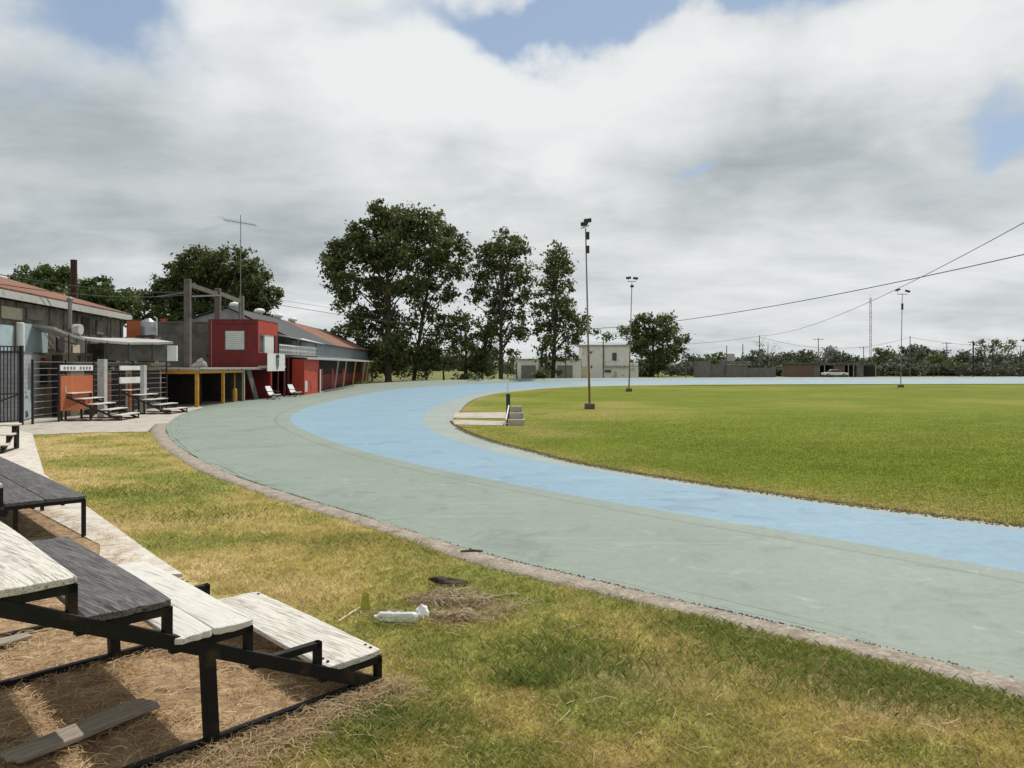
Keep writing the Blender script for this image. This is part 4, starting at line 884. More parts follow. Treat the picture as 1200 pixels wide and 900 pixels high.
for i in range(11):
    p = (-20.6+.6+i*.15*0, 0, 0); y_ = 37.6+i*.72; x_ = -20.6+(y_-37.2)*.0875+.14
    MB().lathe((x_,y_,2.56),[(.05,0),(.05,.2),(.11,.22),(.11,.26)],8).build('roof_cap', M['dark_metal'], kl)
for i,(px_,py_,D_) in enumerate(pts[1:6]): MB().bar((PX(px_,D_),D_+.05,2.56),(PX(px_,D_),D_+.05,PZ(py_,D_)-.06),.05,.05,up=(0,1,0)).build('canopy_post', M['dark_metal'], kl)
# roof clutter
bk = thing('brick_box', 'orange brick chimney box on the lean-to roof beside the steel tank', 'brick box', (PX(157,44),44.2,3.6))
MB().box(PX(148,44),PX(166,44),44,45,3.55,PZ(375.5,44)).build('brick_body', M['orange'], bk, bevel=.02); MB().box(PX(147.5,44),PX(166.5,44),43.97,45.03,PZ(375.5,44)+.003,PZ(374.6,44)).build('cap', M['old_conc'], bk)
MB().box(PX(167,46),PX(185,46),45.6,46.4,2.2,PZ(393.5,46)).build('tank_stand', M['old_conc'], bk)
wt = thing('water_tank', 'shiny steel water tank on the roof beside the orange brick box', 'water tank', (PX(174,43.5),43.5,PZ(393,43.5)))
cxk = PX(174,43.5); zb = PZ(393.5,43.5)
MB().lathe((cxk,43.5,zb),[(.40,0),(.41,.06),(.40,.1),(.40,.42),(.415,.45),(.40,.48),(.40,.70),(.34,.80),(.2,.86),(.19,.92),(.05,.95)],24).build('tank_body', M['steel'], wt, smooth=True)
for a_ in (-.3,.3): MB().bar((cxk+a_,43.5,2.5),(cxk+a_,43.5,zb),.06,.06,up=(0,1,0)).build('stand_leg', M['dark_metal'], wt)
MB().box(cxk-.5,cxk+.5,43.1,43.9,zb-.08,zb-.003).build('stand_top', M['dark_metal'], wt)
MB().tube([(cxk+.46,43.5,zb),(cxk+.46,43.5,zb+.95),(cxk+.3,43.5,zb+1.05)],.025,6).build('pipe', M['white'], wt)

# ---- grey block wall with the sign, and beige return
bw = thing('block_wall', 'pale grey block wall right of the black gate', 'wall', (-21.5,36,0))
w0, w1 = G(24,494), G(48,487.5)
MB().prism([(w0[0]-1.5,w0[1]-1.2),(w0[0],w0[1]),(w1[0],w1[1]),(w1[0]-.25,w1[1]+.3),(w0[0]-1.8,w0[1]-.9)],0,PZ(415,36)).build('wall_face', M['block_grey'], bw)
MB().prism([(w0[0]-1.55,w0[1]-1.25),(w0[0]+.03,w0[1]-.03),(w1[0]+.03,w1[1]-.03),(w1[0]-.3,w1[1]+.35),(w0[0]-1.85,w0[1]-.9)],PZ(415,36)+.003,PZ(412.5,36)).build('coping', M['old_conc'], bw)
w2 = G(63,486)
MB().prism([(w1[0]+.003,w1[1]),(w2[0],w2[1]),(w2[0],w2[1]+.25),(w1[0]+.003,w1[1]+.28)],0,PZ(417,38)).build('beige_return', M['beige'], bw)
MB().prism([(w1[0]+.02,w1[1]-.06),(w2[0],w2[1]-.06),(w2[0],w2[1]-.01),(w1[0]+.02,w1[1]-.01)],PZ(434,38),PZ(419,38)).build('red_panel', M['red'], bw)
MB().prism([(PX(56,38),w2[1]-.12),(PX(59.5,38),w2[1]-.12),(PX(59.5,38),w2[1]-.07),(PX(56,38),w2[1]-.07)],PZ(472,38),PZ(446,38)).build('white_strip', M['pale'], bw)
bp = G(65,488.5); tag(MB().box(bp[0]-.17,bp[0]+.17,bp[1],bp[1]+.3,0,PZ(416,bp[1])).build('black_pillar', M['black']), 'square black pillar left of the orange board', 'pillar')
gp_ = G(72,489); tag(MB().box(gp_[0]-.13,gp_[0]+.15,gp_[1]-.1,gp_[1]+.15,0,PZ(471,gp_[1])).build('concrete_stub', M['block_wall']), 'short grey concrete stub beside the black pillar', 'stub post')
sg = thing('wall_sign', 'pale sign board with red dots and dark lettering on grey block wall', 'sign', (-21,35,0.2))
s0, s1 = G(27,493.6), G(38.5,490.5); dS = Vector((w1[0]-w0[0],w1[1]-w0[1],0)).normalized(); nS = Vector((dS.y,-dS.x,0))
org = Vector((w0[0],w0[1],0))+dS*.28+nS*.03; wS = 1.35
def spt(u, v, k=0): q = org+dS*u+nS*k; return (q.x,q.y,v)
MB().prism([spt(0,0)[:2],spt(wS,0)[:2],spt(wS,0,.04)[:2],spt(0,0,.04)[:2]],.06,PZ(457,35)).build('board', M['blue_panel'], sg)
for u,v in ((.28,1.15),(.28,.95),(.55,.95)): MB().prism([spt(u,0,.041)[:2],spt(u+.13,0,.041)[:2],spt(u+.13,0,.048)[:2],spt(u,0,.048)[:2]],v,v+.12).build('dot', M['maroon'], sg)
def text(word, size, loc, rot, m, parent, name='lettering', ext=.004):
    cu = bpy.data.curves.new(name,'FONT'); cu.body = word; cu.size = size; cu.extrude = ext; cu.align_x = 'LEFT'
    ob = bpy.data.objects.new(name, cu); COL.objects.link(ob); ob.rotation_euler = rot; bpy.context.view_layer.update()
    dg = bpy.context.evaluated_depsgraph_get(); me = bpy.data.meshes.new_from_object(ob.evaluated_get(dg)); bpy.data.objects.remove(ob)
    o = bpy.data.objects.new(name, me); COL.objects.link(o); me.materials.append(m); o.rotation_euler = rot
    if parent is not None: o.parent = parent; loc = Vector(loc)-parent.location
    o.location = loc; return o
text('18A', .42, spt(.12,.12,.046), (R(90),0,math.atan2(dS.y,dS.x)), M['black'], sg)

# ---- wire fence
wf = thing('wire_fence', 'fence of pale horizontal wires and posts behind the small stands', 'fence', (-19.4,34,0))
f0, f1, f2 = G(26,497), G(70,491.5), G(119,485.5); f3 = (-18.75,43,0)
FP = [Vector(f0)-Vector((-.1,.0,0)), Vector(f1)+Vector((-.1,.3,0)), Vector((-19.6,38.2,0)), Vector(f3)+Vector((-.6,0,0))]
FP = [Vector((-19.2,31.9,0)), Vector((-19.75,37.6,0)), Vector((-19.35,44.6,0))]
for k_ in range(9):
    z = .35+k_*.27
    for a_, b_ in zip(FP[:-1], FP[1:]): MB().bar((a_.x,a_.y,z),(b_.x,b_.y,z),.011,.011).build('wire', M['shutter'], wf)
for (a_,b_,n_) in ((FP[0],FP[1],2),(FP[1],FP[2],2)):
    for i in range(n_+(b_ is FP[2])):
        p = a_.lerp(b_, i/n_); MB().box(p.x-.035,p.x+.035,p.y-.035,p.y+.035,0,2.6).build('fence_post', M['brown_steel'], wf)
for px_,D_,t_,w_ in ((118,36.6,421,.16),(166.5,39.6,428,.10)):
    tag(MB().box(PX(px_,D_)-w_,PX(px_,D_)+w_,D_,D_+.3,0,PZ(t_,D_)).build('concrete_post', M['fascia'], bevel=.01), 'thick pale concrete post right of the orange board' if px_ < 150 else 'slim pale concrete post behind the two white boards', 'post')
# ---- orange board and white boards on posts
ob = thing('orange_board', 'orange board with a white lettered strip above it behind a small stand', 'notice board', (-18.95,34.6,0))
MB().box(-19.0,-18.95,33.45,36.0,.45,1.93).build('panel', M['orange'], ob); tb2 = MB().box(-19.0,-18.94,33.4,36.0,2.14,2.38).build('white_strip', M['white'], ob)
for y_ in (33.38,36.02): MB().box(-19.03,-18.96,y_-.03,y_+.03,0,2.37).build('post', M['brown_steel'], ob)
for i in range(9): 
    if i == 4: continue
    MB().box(-18.938,-18.932,33.65+i*.25,33.65+i*.25+.14,2.19,2.31).build('lettering', M['galv'], tb2)
MB().box(-18.948,-18.94,33.75,33.85,1.2,1.5).build('notice', M['pale'], ob); MB().box(-18.948,-18.94,34.25,34.3,.5,1.9).build('stripe', M['yellow'], ob)
wb = thing('white_boards', 'two blank white boards one above the other on dark posts', 'notice board', (-18.9,39.7,0))
for za, zb_ in ((2.14,2.36),(1.50,1.80)): MB().box(-18.92,-18.86,38.35,41.1,za,zb_).build('white_board', M['white'], wb)
for y_ in (38.5,40.95): MB().box(-18.99,-18.925,y_-.03,y_+.03,0,2.36).build('post', M['brown_steel'], wb)
# ---- black gate
gt = thing('black_gate', 'tall black barred steel gate at the left edge', 'gate', (G(25,498)[0],G(25,498)[1],0))
ga = Vector(G(25,498)); gb = ga+Vector((-.9,-3.8,0)); gh = PZ(405,ga.y)
MB().bar((ga.x,ga.y,0),(ga.x,ga.y,gh),.12,.12,up=(0,1,0)).build('gate_post', M['black'], gt)
for z in (.18,1.25,gh-.25,gh-.05): MB().bar((ga.x,ga.y,z),(gb.x,gb.y,z),.05,.05).build('rail', M['black'], gt)
MB().bar((ga.x,ga.y,1.25),(gb.x,gb.y,.2),.05,.05).build('rail', M['black'], gt)
for i in range(1,24):
    p = ga.lerp(gb,i/24); MB().bar((p.x,p.y,.18),(p.x,p.y,gh-.06),.028,.028,up=(0,1,0)).build('gate_bar', M['black'], gt)
gm = ga.lerp(gb,.12)
# aerial on the roofs
an = thing('tv_aerial', 'thin tv aerial on a tall mast above the round tree', 'aerial', (PX(282,64),64,3))
x = PX(282,64); z1 = PZ(252,64)
MB().tube([(x,64,0.5),(x,64,z1)],[.05,.03],6).build('mast', M['galv'], an)
p0, p1 = P(262,257.5,64.2), P(300,264,63.8); MB().tube([p0,p1],.028,6).build('boom', M['galv'], an)
for i in range(9):
    q = Vector(p0).lerp(Vector(p1),i/8); l_ = .9-.05*i; MB().tube([q+Vector((-.15,-l_,.10)),q+Vector((.15,l_,-.1))],.012,5).build('element', M['galv'], an)
for s_ in (-1,1): MB().tube([(x,64,z1-3.5),(x+s_*2.4,66,6.4)],.008,4).build('guy_wire', M['galv'], an)

# ================================================================== infield furniture
def lightpole(label, px_, by_, top_, lean, stylei, rust):
    x,y,_ = G(px_,by_); h = PZ(top_,y); t = thing('light_pole', label, 'light pole', (x,y,0), 0, 'floodlight poles on the infield')
    zr_ = h*.34 if rust else .0; xt = x+lean
    if rust: MB().tube([(x,y,.2),(x+lean*.34,y,zr_)],[.065,.055],10).build('pole_base', M['rustpole'], t)
    MB().tube([(x+lean*(.34 if rust else 0),y,zr_ if rust else .1),(xt,y,h-.4)],[.05,.035],10).build('pole', M['galv'], t)
    MB().box(x-.26,x+.26,y-.26,y+.26,0,.32).build('concrete_base', M['old_conc'], t, bevel=.02)
    def lamp(ox, oz, w, tilt):
        b = MB(); b.bar((xt+ox-w/2,y-.1,h+oz),(xt+ox+w/2,y-.1,h+oz+tilt),.24,.20); l_ = b.build('floodlight', M['dark_metal'], t, bevel=.02)
        MB().bar((xt+ox,y-.1,h+oz-.2),(xt+ox,y-.1,h+oz-.05),.04,.04,up=(0,1,0)).build('bracket', M['dark_metal'], l_)
    if stylei == 0:
        lamp(-.10,-.20,.34,.04); lamp(.10,-.02,.40,.05); MB().bar((xt-.25,y,h-.4),(xt+.2,y,h-.25),.04,.04).build('cross_arm', M['dark_metal'], t)
        for z in (h-1.0,h-1.75): MB().box(xt+.03,xt+.2,y-.08,y+.08,z,z+.4).build('ballast_box', M['dark_metal'], t)
    elif stylei == 1:
        MB().bar((xt-.4,y,h-.3),(xt+.4,y,h-.3),.05,.05).build('cross_arm', M['dark_metal'], t); lamp(-.33,0,.45,.04); lamp(.33,0,.45,-.04); lamp(0,-.75,.3,0)
    else:
        MB().bar((xt-.6,y,h-.45),(xt+.6,y,h-.45),.06,.06).build('cross_arm', M['dark_metal'], t); lamp(-.55,-.05,.5,.15); lamp(.55,-.05,.5,-.15); MB().box(xt-.08,xt+.08,y-.1,y+.1,h-2.2,h-1.5).build('ballast_box', M['dark_metal'], t)
lightpole('nearest light pole with two floodlights and a rusty lower half on a concrete base', 691, 479.5, 259, -.22, 0, True)
lightpole('second light pole, rusty below, right of the pale house', 737, 459, 326, .28, 1, True)
lightpole('right hand light pole with two floodlights on a cross arm', 1055.5, 454, 340, .18, 2, False)
st = G(606,499.6); sp = thing('concrete_steps', 'small block of three concrete steps on the infield by the green post', 'steps', (st[0],st[1],0))
ww_ = .52
for k_ in range(3): MB().box(st[0]-.30+(2-k_)*-.06+.06,st[0]+.30-(k_)*.05,st[1]+k_*.36,st[1]+1.08+.0,[0,.262,.502][k_],[.26,.50,.74][k_]).build('step', M['concrete'], sp, bevel=.01)
MB().add([(st[0]-.46,st[1]-.05,0),(st[0]-.46,st[1]+1.1,0),(st[0]-.30,st[1]+1.1,.76),(st[0]-.30,st[1]+.66,.76),(st[0]-.40,st[1]-.05,.28)],[(0,1,2,3,4)]).build('side_slab', M['plaster'], sp).modifiers.new('s','SOLIDIFY').thickness = .05
gp2 = G(595.5,496); gpo = thing('finish_post', 'thick dark green post with thin white rod on top beside concrete steps', 'post', (gp2[0],gp2[1],0))
MB().lathe((gp2[0],gp2[1],0),[(.085,0),(.085,PZ(461.5,gp2[1])),(.03,PZ(461.5,gp2[1])+.02)],12).build('post_body', M['green_paint'], gpo)
MB().tube([(gp2[0]-.02,gp2[1],PZ(461.5,gp2[1])),(gp2[0]-.02,gp2[1],PZ(444,gp2[1]))],.03,8).build('rod', M['white'], gpo)
MB().tube([(gp2[0]-.02,gp2[1],PZ(444,gp2[1])),(gp2[0]-.03,gp2[1],PZ(424,gp2[1]))],.018,6).build('rod_tip', M['dark_metal'], gpo)
# ================================================================== far buildings
def bld(name, label, cat, x, y): return thing(name, label, cat, (x,y,0))
Dw = 150; wh = bld('pale_house', 'pale two storey concrete house with flat roof beyond the track', 'house', PX(705,Dw), Dw)
def fb(parent, name, pa, pb, pyt, D0, dep, m, pyb=None, z0=0):
    zb = z0 if pyb is None else PZ(pyb,D0)
    return MB().box(PX(pa,D0),PX(pb,D0),D0,D0+dep,zb,PZ(pyt,D0)).build(name, m, parent)
fb(wh,'upper_wall',691,738,405,Dw,8,M['plaster']); fb(wh,'wall',682,691,405.5,Dw+.6,7,M['plaster']); fb(wh,'wall',738.5,748,425,Dw+.5,6,M['plaster']); fb(wh,'porch_wall',673,690,430,Dw-1.5,2,M['plaster'])
fb(wh,'flat_roof',680,739,404,Dw-.3,9,M['slab'],405.2)
for (pa,pb,t_,b_) in ((717,723,413,423),(690.5,694,411.5,414.5),(708,716.5,433,437),(692,694.5,428,432)):
    w = MB().box(PX(pa,Dw),PX(pb,Dw),Dw-.06,Dw-.01,PZ(b_,Dw),PZ(t_,Dw)).build('window', M['shutter'], wh); MB().box(PX(pa,Dw)+.08,PX(pb,Dw)-.08,Dw-.08,Dw-.065,PZ(b_,Dw)+.08,PZ(t_,Dw)-.08).build('pane', M['glass'], w)
fb(wh,'garage_door',674.5,688,428.5+1,Dw-1.6,.08,M['beige'],443); fb(wh,'door',720,723,435,Dw-.1,.08,M['beige'],443); fb(wh,'ledge',707,748,428.5,Dw-.5,.4,M['slab'],429.8); fb(wh,'parapet_line',707,708.5,406,Dw-.12,.1,M['slab'],428)
gr_ = bld('garage_block', 'low whitish garage row with grey doors between the trees', 'garage', PX(640,146), 146)
fb(gr_,'wall',604,681,421.5,146,6,M['plaster']); 
for pa,pb in ((611,628),(631,650),(653,671)): fb(gr_,'garage_door',pa,pb,428,145.9,.08,M['shutter'] if 0 else M['galv'],446)
fb(gr_,'roof_slab',603,682,420.5,145.7,7,M['slab'],421.4)
fb(gr_,'gate_pillar',602,606,424,144.5,.5,M['plaster'])
gb_ = bld('unfinished_block_house', 'unfinished grey block house with a box tank, right of the big round tree', 'house', PX(860,175), 175)
Dg = 175
for pa,pb,t_,d_ in ((820,833,423,0),(833.2,850.5,427,.4),(851,876,423,.0),(876.3,909,431,.3)): fb(gb_,'block_wall',pa,pb,t_,Dg+d_,6,M['block_wall'])
fb(gb_,'tank_box',853.5,861,414.5,Dg+1,2,M['fascia'],423.1); fb(gb_,'window_dark',876.5,880,428.5,Dg+.2,.06,M['black'],430.9)  # the black panel is a window's inner shade as flat colour
fb(gb_,'wall_cap',851,880,426.9,Dg-.15,.3,M['slab'],427.8)
cb_ = bld('brick_house', 'low brick house with open carports and flat roof beyond the track', 'house', PX(980,185), 185); Db_ = 185
fb(cb_,'brick_wall',930,953,426.5,Db_,8,M['brick_dull']); fb(cb_,'wall',953.3,961,427,Db_+.2,7,M['block_wall']); fb(cb_,'wall',977,990,428,Db_+.2,7,M['brick_dull']); fb(cb_,'wall',1004,1012,428,Db_+.2,7,M['block_wall'])
fb(cb_,'back_wall',961.2,1026,428.5,Db_+5,2,M['dark_int']); fb(cb_,'roof_slab',929,1027,425.2,Db_-.4,9,M['old_conc'],426.7)
for pa in (966,994,1000,1026): fb(cb_,'carport_post',pa,pa+.8,427,Db_-.2,.2,M['pale'])
# parked car in front of the brick house
cr_ = thing('parked_car', 'white car parked in front of the low brick house', 'car', (PX(978,180),180,0)); cx_ = PX(978,180)
kx = 5.6/4.4
def car_prof(pts, y0, y1):
    b = MB(); n = len(pts); b.v = [(cx_+p[0]*kx,180+y0,p[1]) for p in pts]+[(cx_+p[0]*kx,180+y1,p[1]) for p in pts]
    b.f = [tuple(range(n)), tuple(range(2*n-1,n-1,-1))]+[(i,n+i,n+(i+1)%n,(i+1)%n) for i in range(n)]; return b
car_prof([(-2.2,.45),(2.2,.45),(2.22,.95),(1.5,1.05),(.85,1.10),(-1.1,1.12),(-2.15,1.0)],-.85,.85).build('body', M['car_white'], cr_, bevel=.06)
cab = car_prof([(-1.25,1.12),(1.0,1.10),(.45,1.62),(-.75,1.66)],-.72,.72).build('cabin', M['glass'], cr_, bevel=.03)
car_prof([(-.80,1.64),(.50,1.60),(.40,1.70),(-.68,1.72)],-.70,.70).build('roof', M['car_white'], cr_, bevel=.02)
for sx_ in (-1.4,1.4):
    for sy_ in (-.8,.8):
        w = MB().tube([(cx_+sx_*kx,180+sy_-.1,.45),(cx_+sx_*kx,180+sy_+.1,.45)],.36,16).build('wheel', M['black'], cr_); MB().tube([(cx_+sx_*kx,180+sy_-.12,.45),(cx_+sx_*kx,180+sy_+.12,.45)],.18,10).build('rim', M['steel'], w)
# poles in the distance
def upole(label, px_, top_, D_, arm, r=.13, m='old_conc', armw=1.0):
    x = PX(px_,D_); z = PZ(top_,D_); t = thing('utility_pole', label, 'utility pole', (x,D_,0), 0, 'utility poles beyond the track')
    MB().tube([(x,D_,-.1),(x,D_,z)],[r*1.15,r*.8],8).build('pole', M[m], t)
    if arm:
        MB().bar((x-armw,D_,z-.35),(x+armw,D_,z-.35),.1,.1).build('cross_arm', M[m], t)
        for q in (-.9,0,.9): MB().lathe((x+q*armw,D_,z-.29),[(.05,0),(.07,.1),(.03,.2)],6).build('insulator', M['fascia'], t)
UP = [('thin pole between the garages and the pale house',663,394,140,0),('bare pole in front of the pale house',707,395,142,0),('pole right of the unfinished block house tank',870.5,403,170,0),('tall pole right of the unfinished block house',890,393,165,0),
      ('pole with wires behind the brick wall of the low brick house',959,396,190,1),('short pole at the right end of the low brick house',1012,406,200,1),('pole just right of the right hand light pole',1066.5,394,190,0),
      ('pole with side arms in the tree line, left of the darkest pole',1109.5,401,215,1),('darkest thick pole near the right edge',1140.5,399.5,190,1),('thin pole before the unfinished block house',851.5,405,172,0),('pole by the big round tree, in front of the scrub',804,418,160,0),('pole standing left of the slim tree, above the garages',640,400,138,0)]
for l_,a_,b_,c_,d_ in UP: upole(l_,a_,b_,c_,d_, r=.11 if a_ not in (1140.5,) else .18, m='old_conc' if a_ != 1140.5 else 'black', armw=1.2)
tw = thing('lattice_mast', 'tall red and white lattice radio mast beyond the trees', 'mast', (PX(1020,330),330,0)); xk = PX(1020,330); ht = PZ(349,330)
for (a_,b_) in ((-.35,-.2),(.35,-.2),(0,.4)): MB().bar((xk+a_,330+b_,0),(xk+a_,330+b_,ht),.12,.12,up=(0,1,0)).build('mast_leg', M['galv'], tw)
seg = 22
for i in range(seg):
    z0, z1 = ht*i/seg, ht*(i+1)/seg; b = MB(); s_ = 1 if i%2 else -1
    b.bar((xk-.35*s_,329.8,z0),(xk+.35*s_,329.8,z1),.09,.09).build('lattice_brace', M['white' if (i//2)%2 else 'rust'], tw)
MB().tube([(xk,330,ht),(xk,330,ht+1.5)],.05,6).build('mast_tip', M['galv'], tw)

# wires
def wire(label, p0, p1, sag, r=.018, n=24):
    p0 = Vector(p0); p1 = Vector(p1); pts = [p0.lerp(p1,i/n)-Vector((0,0,sag*4*(i/n)*(1-i/n))) for i in range(n+1)]
    tag(MB().tube(pts, r, 5).build('overhead_wire', M['dark_metal']), label, 'wire', 'overhead wires')
wire('upper overhead wire rising from the tall pole toward the top right', P(890,393.5,165), P(1330,188,38), 2.0, .025)
wire('lower overhead wire crossing the right half of the sky', P(560,379,150), P(1330,268,42), 2.9, .03)
wire('faint wire continuing left from the tall pole beyond the track', P(890,394,165), P(700,401,200), 1.2, .03)
wire('faint wire between the two poles above the brick house', P(890,395,165), P(1066,395,190), 2.5, .03)
wire('faint wire running to the right along the tree line', P(1066,395,190), P(1260,402,190), 1.5, .03)
wire('wire from the concrete frame to the left edge', P(222,345,53), P(-80,318,30), .5, .02)
wire('second wire from the concrete frame to the left edge, just above', P(222,342,53), P(-80,306,30), .4, .02)
wire('wire left of the large tree above the shed roof', P(318,356,64), P(600,392,150), .4, .02)
wire('paler wire left of the large tree, above its twin', P(318,350,64), P(600,385,150), .4, .012)

# ================================================================== trees
def leafmat(name, lo, hi, tr=.25):
    m, t, b = newmat(name); a = t.nodes.new('ShaderNodeAttribute'); a.attribute_name = 'tint'; n = mnoise(t, .35, 4, .6)
    c = mixc(t, ramp(t, n, [(.3,(0,0,0)),(.7,(1,1,1))]), lo, hi); c = mixc(t, 1.0, c, a.outputs['Color'], 'MULTIPLY')
    t.links.new(c, b.inputs['Base Color']); b.inputs['Roughness'].default_value = .55; b.inputs['Specular IOR Level'].default_value = .3
    trn = t.nodes.new('ShaderNodeBsdfTranslucent'); t.links.new(c, trn.inputs[0]); ms = t.nodes.new('ShaderNodeMixShader'); ms.inputs[0].default_value = tr
    t.links.new(b.outputs[0], ms.inputs[1]); t.links.new(trn.outputs[0], ms.inputs[2]); t.links.new(ms.outputs[0], t.nodes['Material Output'].inputs[0]); return m
M['leaf_dark'] = leafmat('leaf_dark', (.078,.098,.034), (.14,.165,.055), .35)
M['leaf_mid'] = leafmat('leaf_mid', (.075,.115,.035), (.13,.175,.05), .3)
M['leaf_far'] = leafmat('leaf_far', (.085,.10,.065), (.12,.14,.085), .2)
M['leaf_grey'] = leafmat('leaf_grey', (.15,.155,.13), (.21,.21,.18), .2)
def crown(name, blobs, lsize, dens, m, parent, depth=.8, clump=1.0, sub=None):
    """blobs: (x,y,z,rx,rz); leaves gathered in clumps spread through every ellipsoid"""
    P_, N_ = [], []
    for (x,y,z,rx_,rz_) in blobs:
        ry = (rx_+rz_)/2*depth*1.2; nc = max(3, int(rx_*rz_*ry**.5*5.0/clump**2))
        v = RNG.normal(size=(nc,3)); v /= np.linalg.norm(v,axis=1)[:,None]; rad = RNG.random(nc)**.45
        c = np.array([x,y,z])+v*rad[:,None]*np.array([rx_,ry,rz_])
        nl = int(dens); cc = np.repeat(c, nl, axis=0); rr_ = clump*(.45+.6*RNG.random(nc)); q = RNG.normal(size=(len(cc),3))*np.repeat(rr_,nl)[:,None]*np.array([.5,.5,.36])
        P_.append(cc+q); 
    P_ = np.concatenate(P_); n = len(P_); a = RNG.normal(size=(n,3)); a /= np.linalg.norm(a,axis=1)[:,None]; b = RNG.normal(size=(n,3)); b -= (b*a).sum(1)[:,None]*a; b /= np.linalg.norm(b,axis=1)[:,None]
    s = lsize*(.45+.9*RNG.random((n,1))**1.3); V = np.stack([P_-a*s*.5, P_+b*s*.32, P_+a*s*.5, P_-b*s*.32],1)
    if parent is not None: V = V-np.array(parent.location)
    Fc = (np.arange(n)*4)[:,None]+np.array([0,1,2,3]); t = (.6+.8*RNG.random((n,1)))*np.ones((1,3)); t[:,0] *= 1+.25*(RNG.random(n)-.5)
    return mesh_np(name, V.reshape(-1,3), Fc, m, np.repeat(t,4,axis=0), parent)
def trunk(parent, base, tips, r0, lean=0, top=None):
    """trunk to `top`, limbs from it to the crown's blobs"""
    b = MB(); base = Vector(base); top = Vector(top); mid = base.lerp(top,.5)+Vector((RNG.normal()*.15,0,0))
    b.tube([base-Vector((0,0,.2)), base+Vector((0,0,.4)), mid, top], [r0*1.2, r0*.85, r0*.6, r0*.22], 10)
    for tp in tips:
        tp = Vector(tp); k_ = min(.92, max(.18, (tp.z-base.z)/(top.z-base.z)*.62)); s_ = base.lerp(top,k_); m1 = s_.lerp(tp,.5)+Vector((RNG.normal()*.2,RNG.normal()*.2,.12*(tp-s_).length)); r = r0*(1-k_)*.36+.03
        b.tube([s_, m1, tp], [r, r*.65, r*.2], 6)
    return b.build('trunk', M['bark'], parent)
def tree(label, D_, base, top, blobs, ls, dens, m='leaf_dark', r0=.35, clump=1.0, group='tall trees beyond the track', name='broadleaf_tree', cat='tree', z0=0, grow=1.08):
    x = PX(base[0],D_); t = thing(name, label, cat, (x,D_,z0), 0, group); sc_ = D_/F; bl_ = []
    for (px_,py_,rx_,ry_) in blobs:
        rx_ *= grow; ry_ *= grow
        dy = RNG.uniform(-1,1)*sc_*22*(1 if rx_ < 40 else .5); bl_.append((PX(px_,D_),D_+dy,PZ(py_,D_),rx_*sc_,ry_*sc_))
    crown('crown', bl_, ls, dens, M[m], t, clump=clump)
    trunk(t, (x,D_,z0), [b_[:3] for b_ in bl_], r0, top=(PX(top[0],D_),D_,PZ(top[1],D_)))
    return t
tree('largest tree with broad dark crown left of the others, by the shed', 116, (455,448), (452,270),
     [(450,262,26,22),(478,262,24,20),(500,272,18,20),(420,276,20,18),(398,290,18,16),(392,312,14,16),(430,300,30,22),(470,300,30,24),(505,305,20,18),(412,335,22,16),(445,335,26,18),(402,350,12,12),(480,340,22,18),(420,372,20,18),(450,372,22,20),(408,395,14,12),(430,405,20,16),(462,405,16,16),(440,245,14,10),(515,255,8,8),(383,295,9,10),(390,330,9,9),(520,290,10,12)], .55, 46, r0=.6, clump=1.25)
tree('tree with a thin open crown on the right flank of the largest tree', 120, (485,446), (508,300),
     [(520,275,16,14),(536,290,15,14),(512,300,15,16),(530,318,16,14),(505,330,16,15),(520,345,16,12),(497,362,14,14),(512,372,12,9),(545,305,8,10),(480,385,14,14),(492,345,10,10),(478,415,10,14),(528,268,8,7)], .5, 34, r0=.38, clump=1.1)
tree('second tall slim tree with clear trunk below, right of the gap', 118, (587,446), (588,285),
     [(588,288,18,14),(575,300,20,16),(605,300,17,16),(560,318,15,12),(590,322,24,16),(615,325,10,14),(568,340,16,13),(598,345,20,14),(584,362,16,14),(608,368,13,11),(558,345,9,8),(550,352,8,6),(578,382,13,11),(600,392,14,11),(617,345,8,9),(590,275,9,6),(604,282,7,7),(566,290,8,8),(612,385,10,9),(598,412,9,8)], .5, 34, r0=.38, clump=1.1)
tree('rightmost tall slim tree behind the nearest light pole', 116, (648,446), (652,300),
     [(652,303,17,11),(662,312,13,12),(645,318,14,12),(640,335,13,12),(658,335,14,10),(632,350,9,9),(648,355,18,13),(668,362,15,12),(655,378,22,13),(682,378,12,10),(638,385,14,11),(672,395,16,10),(645,402,16,11),(662,415,14,10),(637,420,10,9),(690,388,7,7),(655,295,10,6),(650,435,9,6),(627,368,8,8)], .48, 34, r0=.38, clump=1.05)
tree('low spreading multi stemmed tree between the tall ones', 122, (545,446), (545,385),
     [(545,375,18,11),(525,385,18,12),(565,388,18,12),(512,402,15,13),(540,402,20,14),(568,408,18,14),(525,422,18,12),(556,425,18,12),(578,420,10,14),(500,420,12,14),(575,395,10,10),(507,385,8,8)], .45, 30, r0=.3, clump=1.0)
tree('dense dark bush against the left foot of the largest tree', 124, (436,446), (436,420), [(432,425,14,14),(446,428,12,14),(425,436,10,9),(470,430,12,14),(490,434,12,12)], .4, 30, r0=.15, group='bushes under the tall trees', name='bush', cat='bush')
tree('dark bush beneath the slim tree left of the garages', 126, (606,446), (606,425), [(592,428,9,10),(598,434,7,8)], .4, 28, r0=.15, group='bushes under the tall trees', name='bush', cat='bush')
tree('yellowish low bush on the bank left of the gap', 112, (548,447), (548,440), [(545,441,9,5),(556,442,8,4),(536,443,7,4),(575,441,8,4)], .35, 26, 'leaf_mid', r0=.08, clump=.6, group='bushes under the tall trees', name='bush', cat='bush')
tree('small dark tree low behind the multi stemmed one', 134, (520,444), (520,415), [(505,415,14,12),(530,420,16,12),(555,418,14,12),(480,420,14,14)], .45, 30, r0=.2, group='bushes under the tall trees', name='bush', cat='bush')
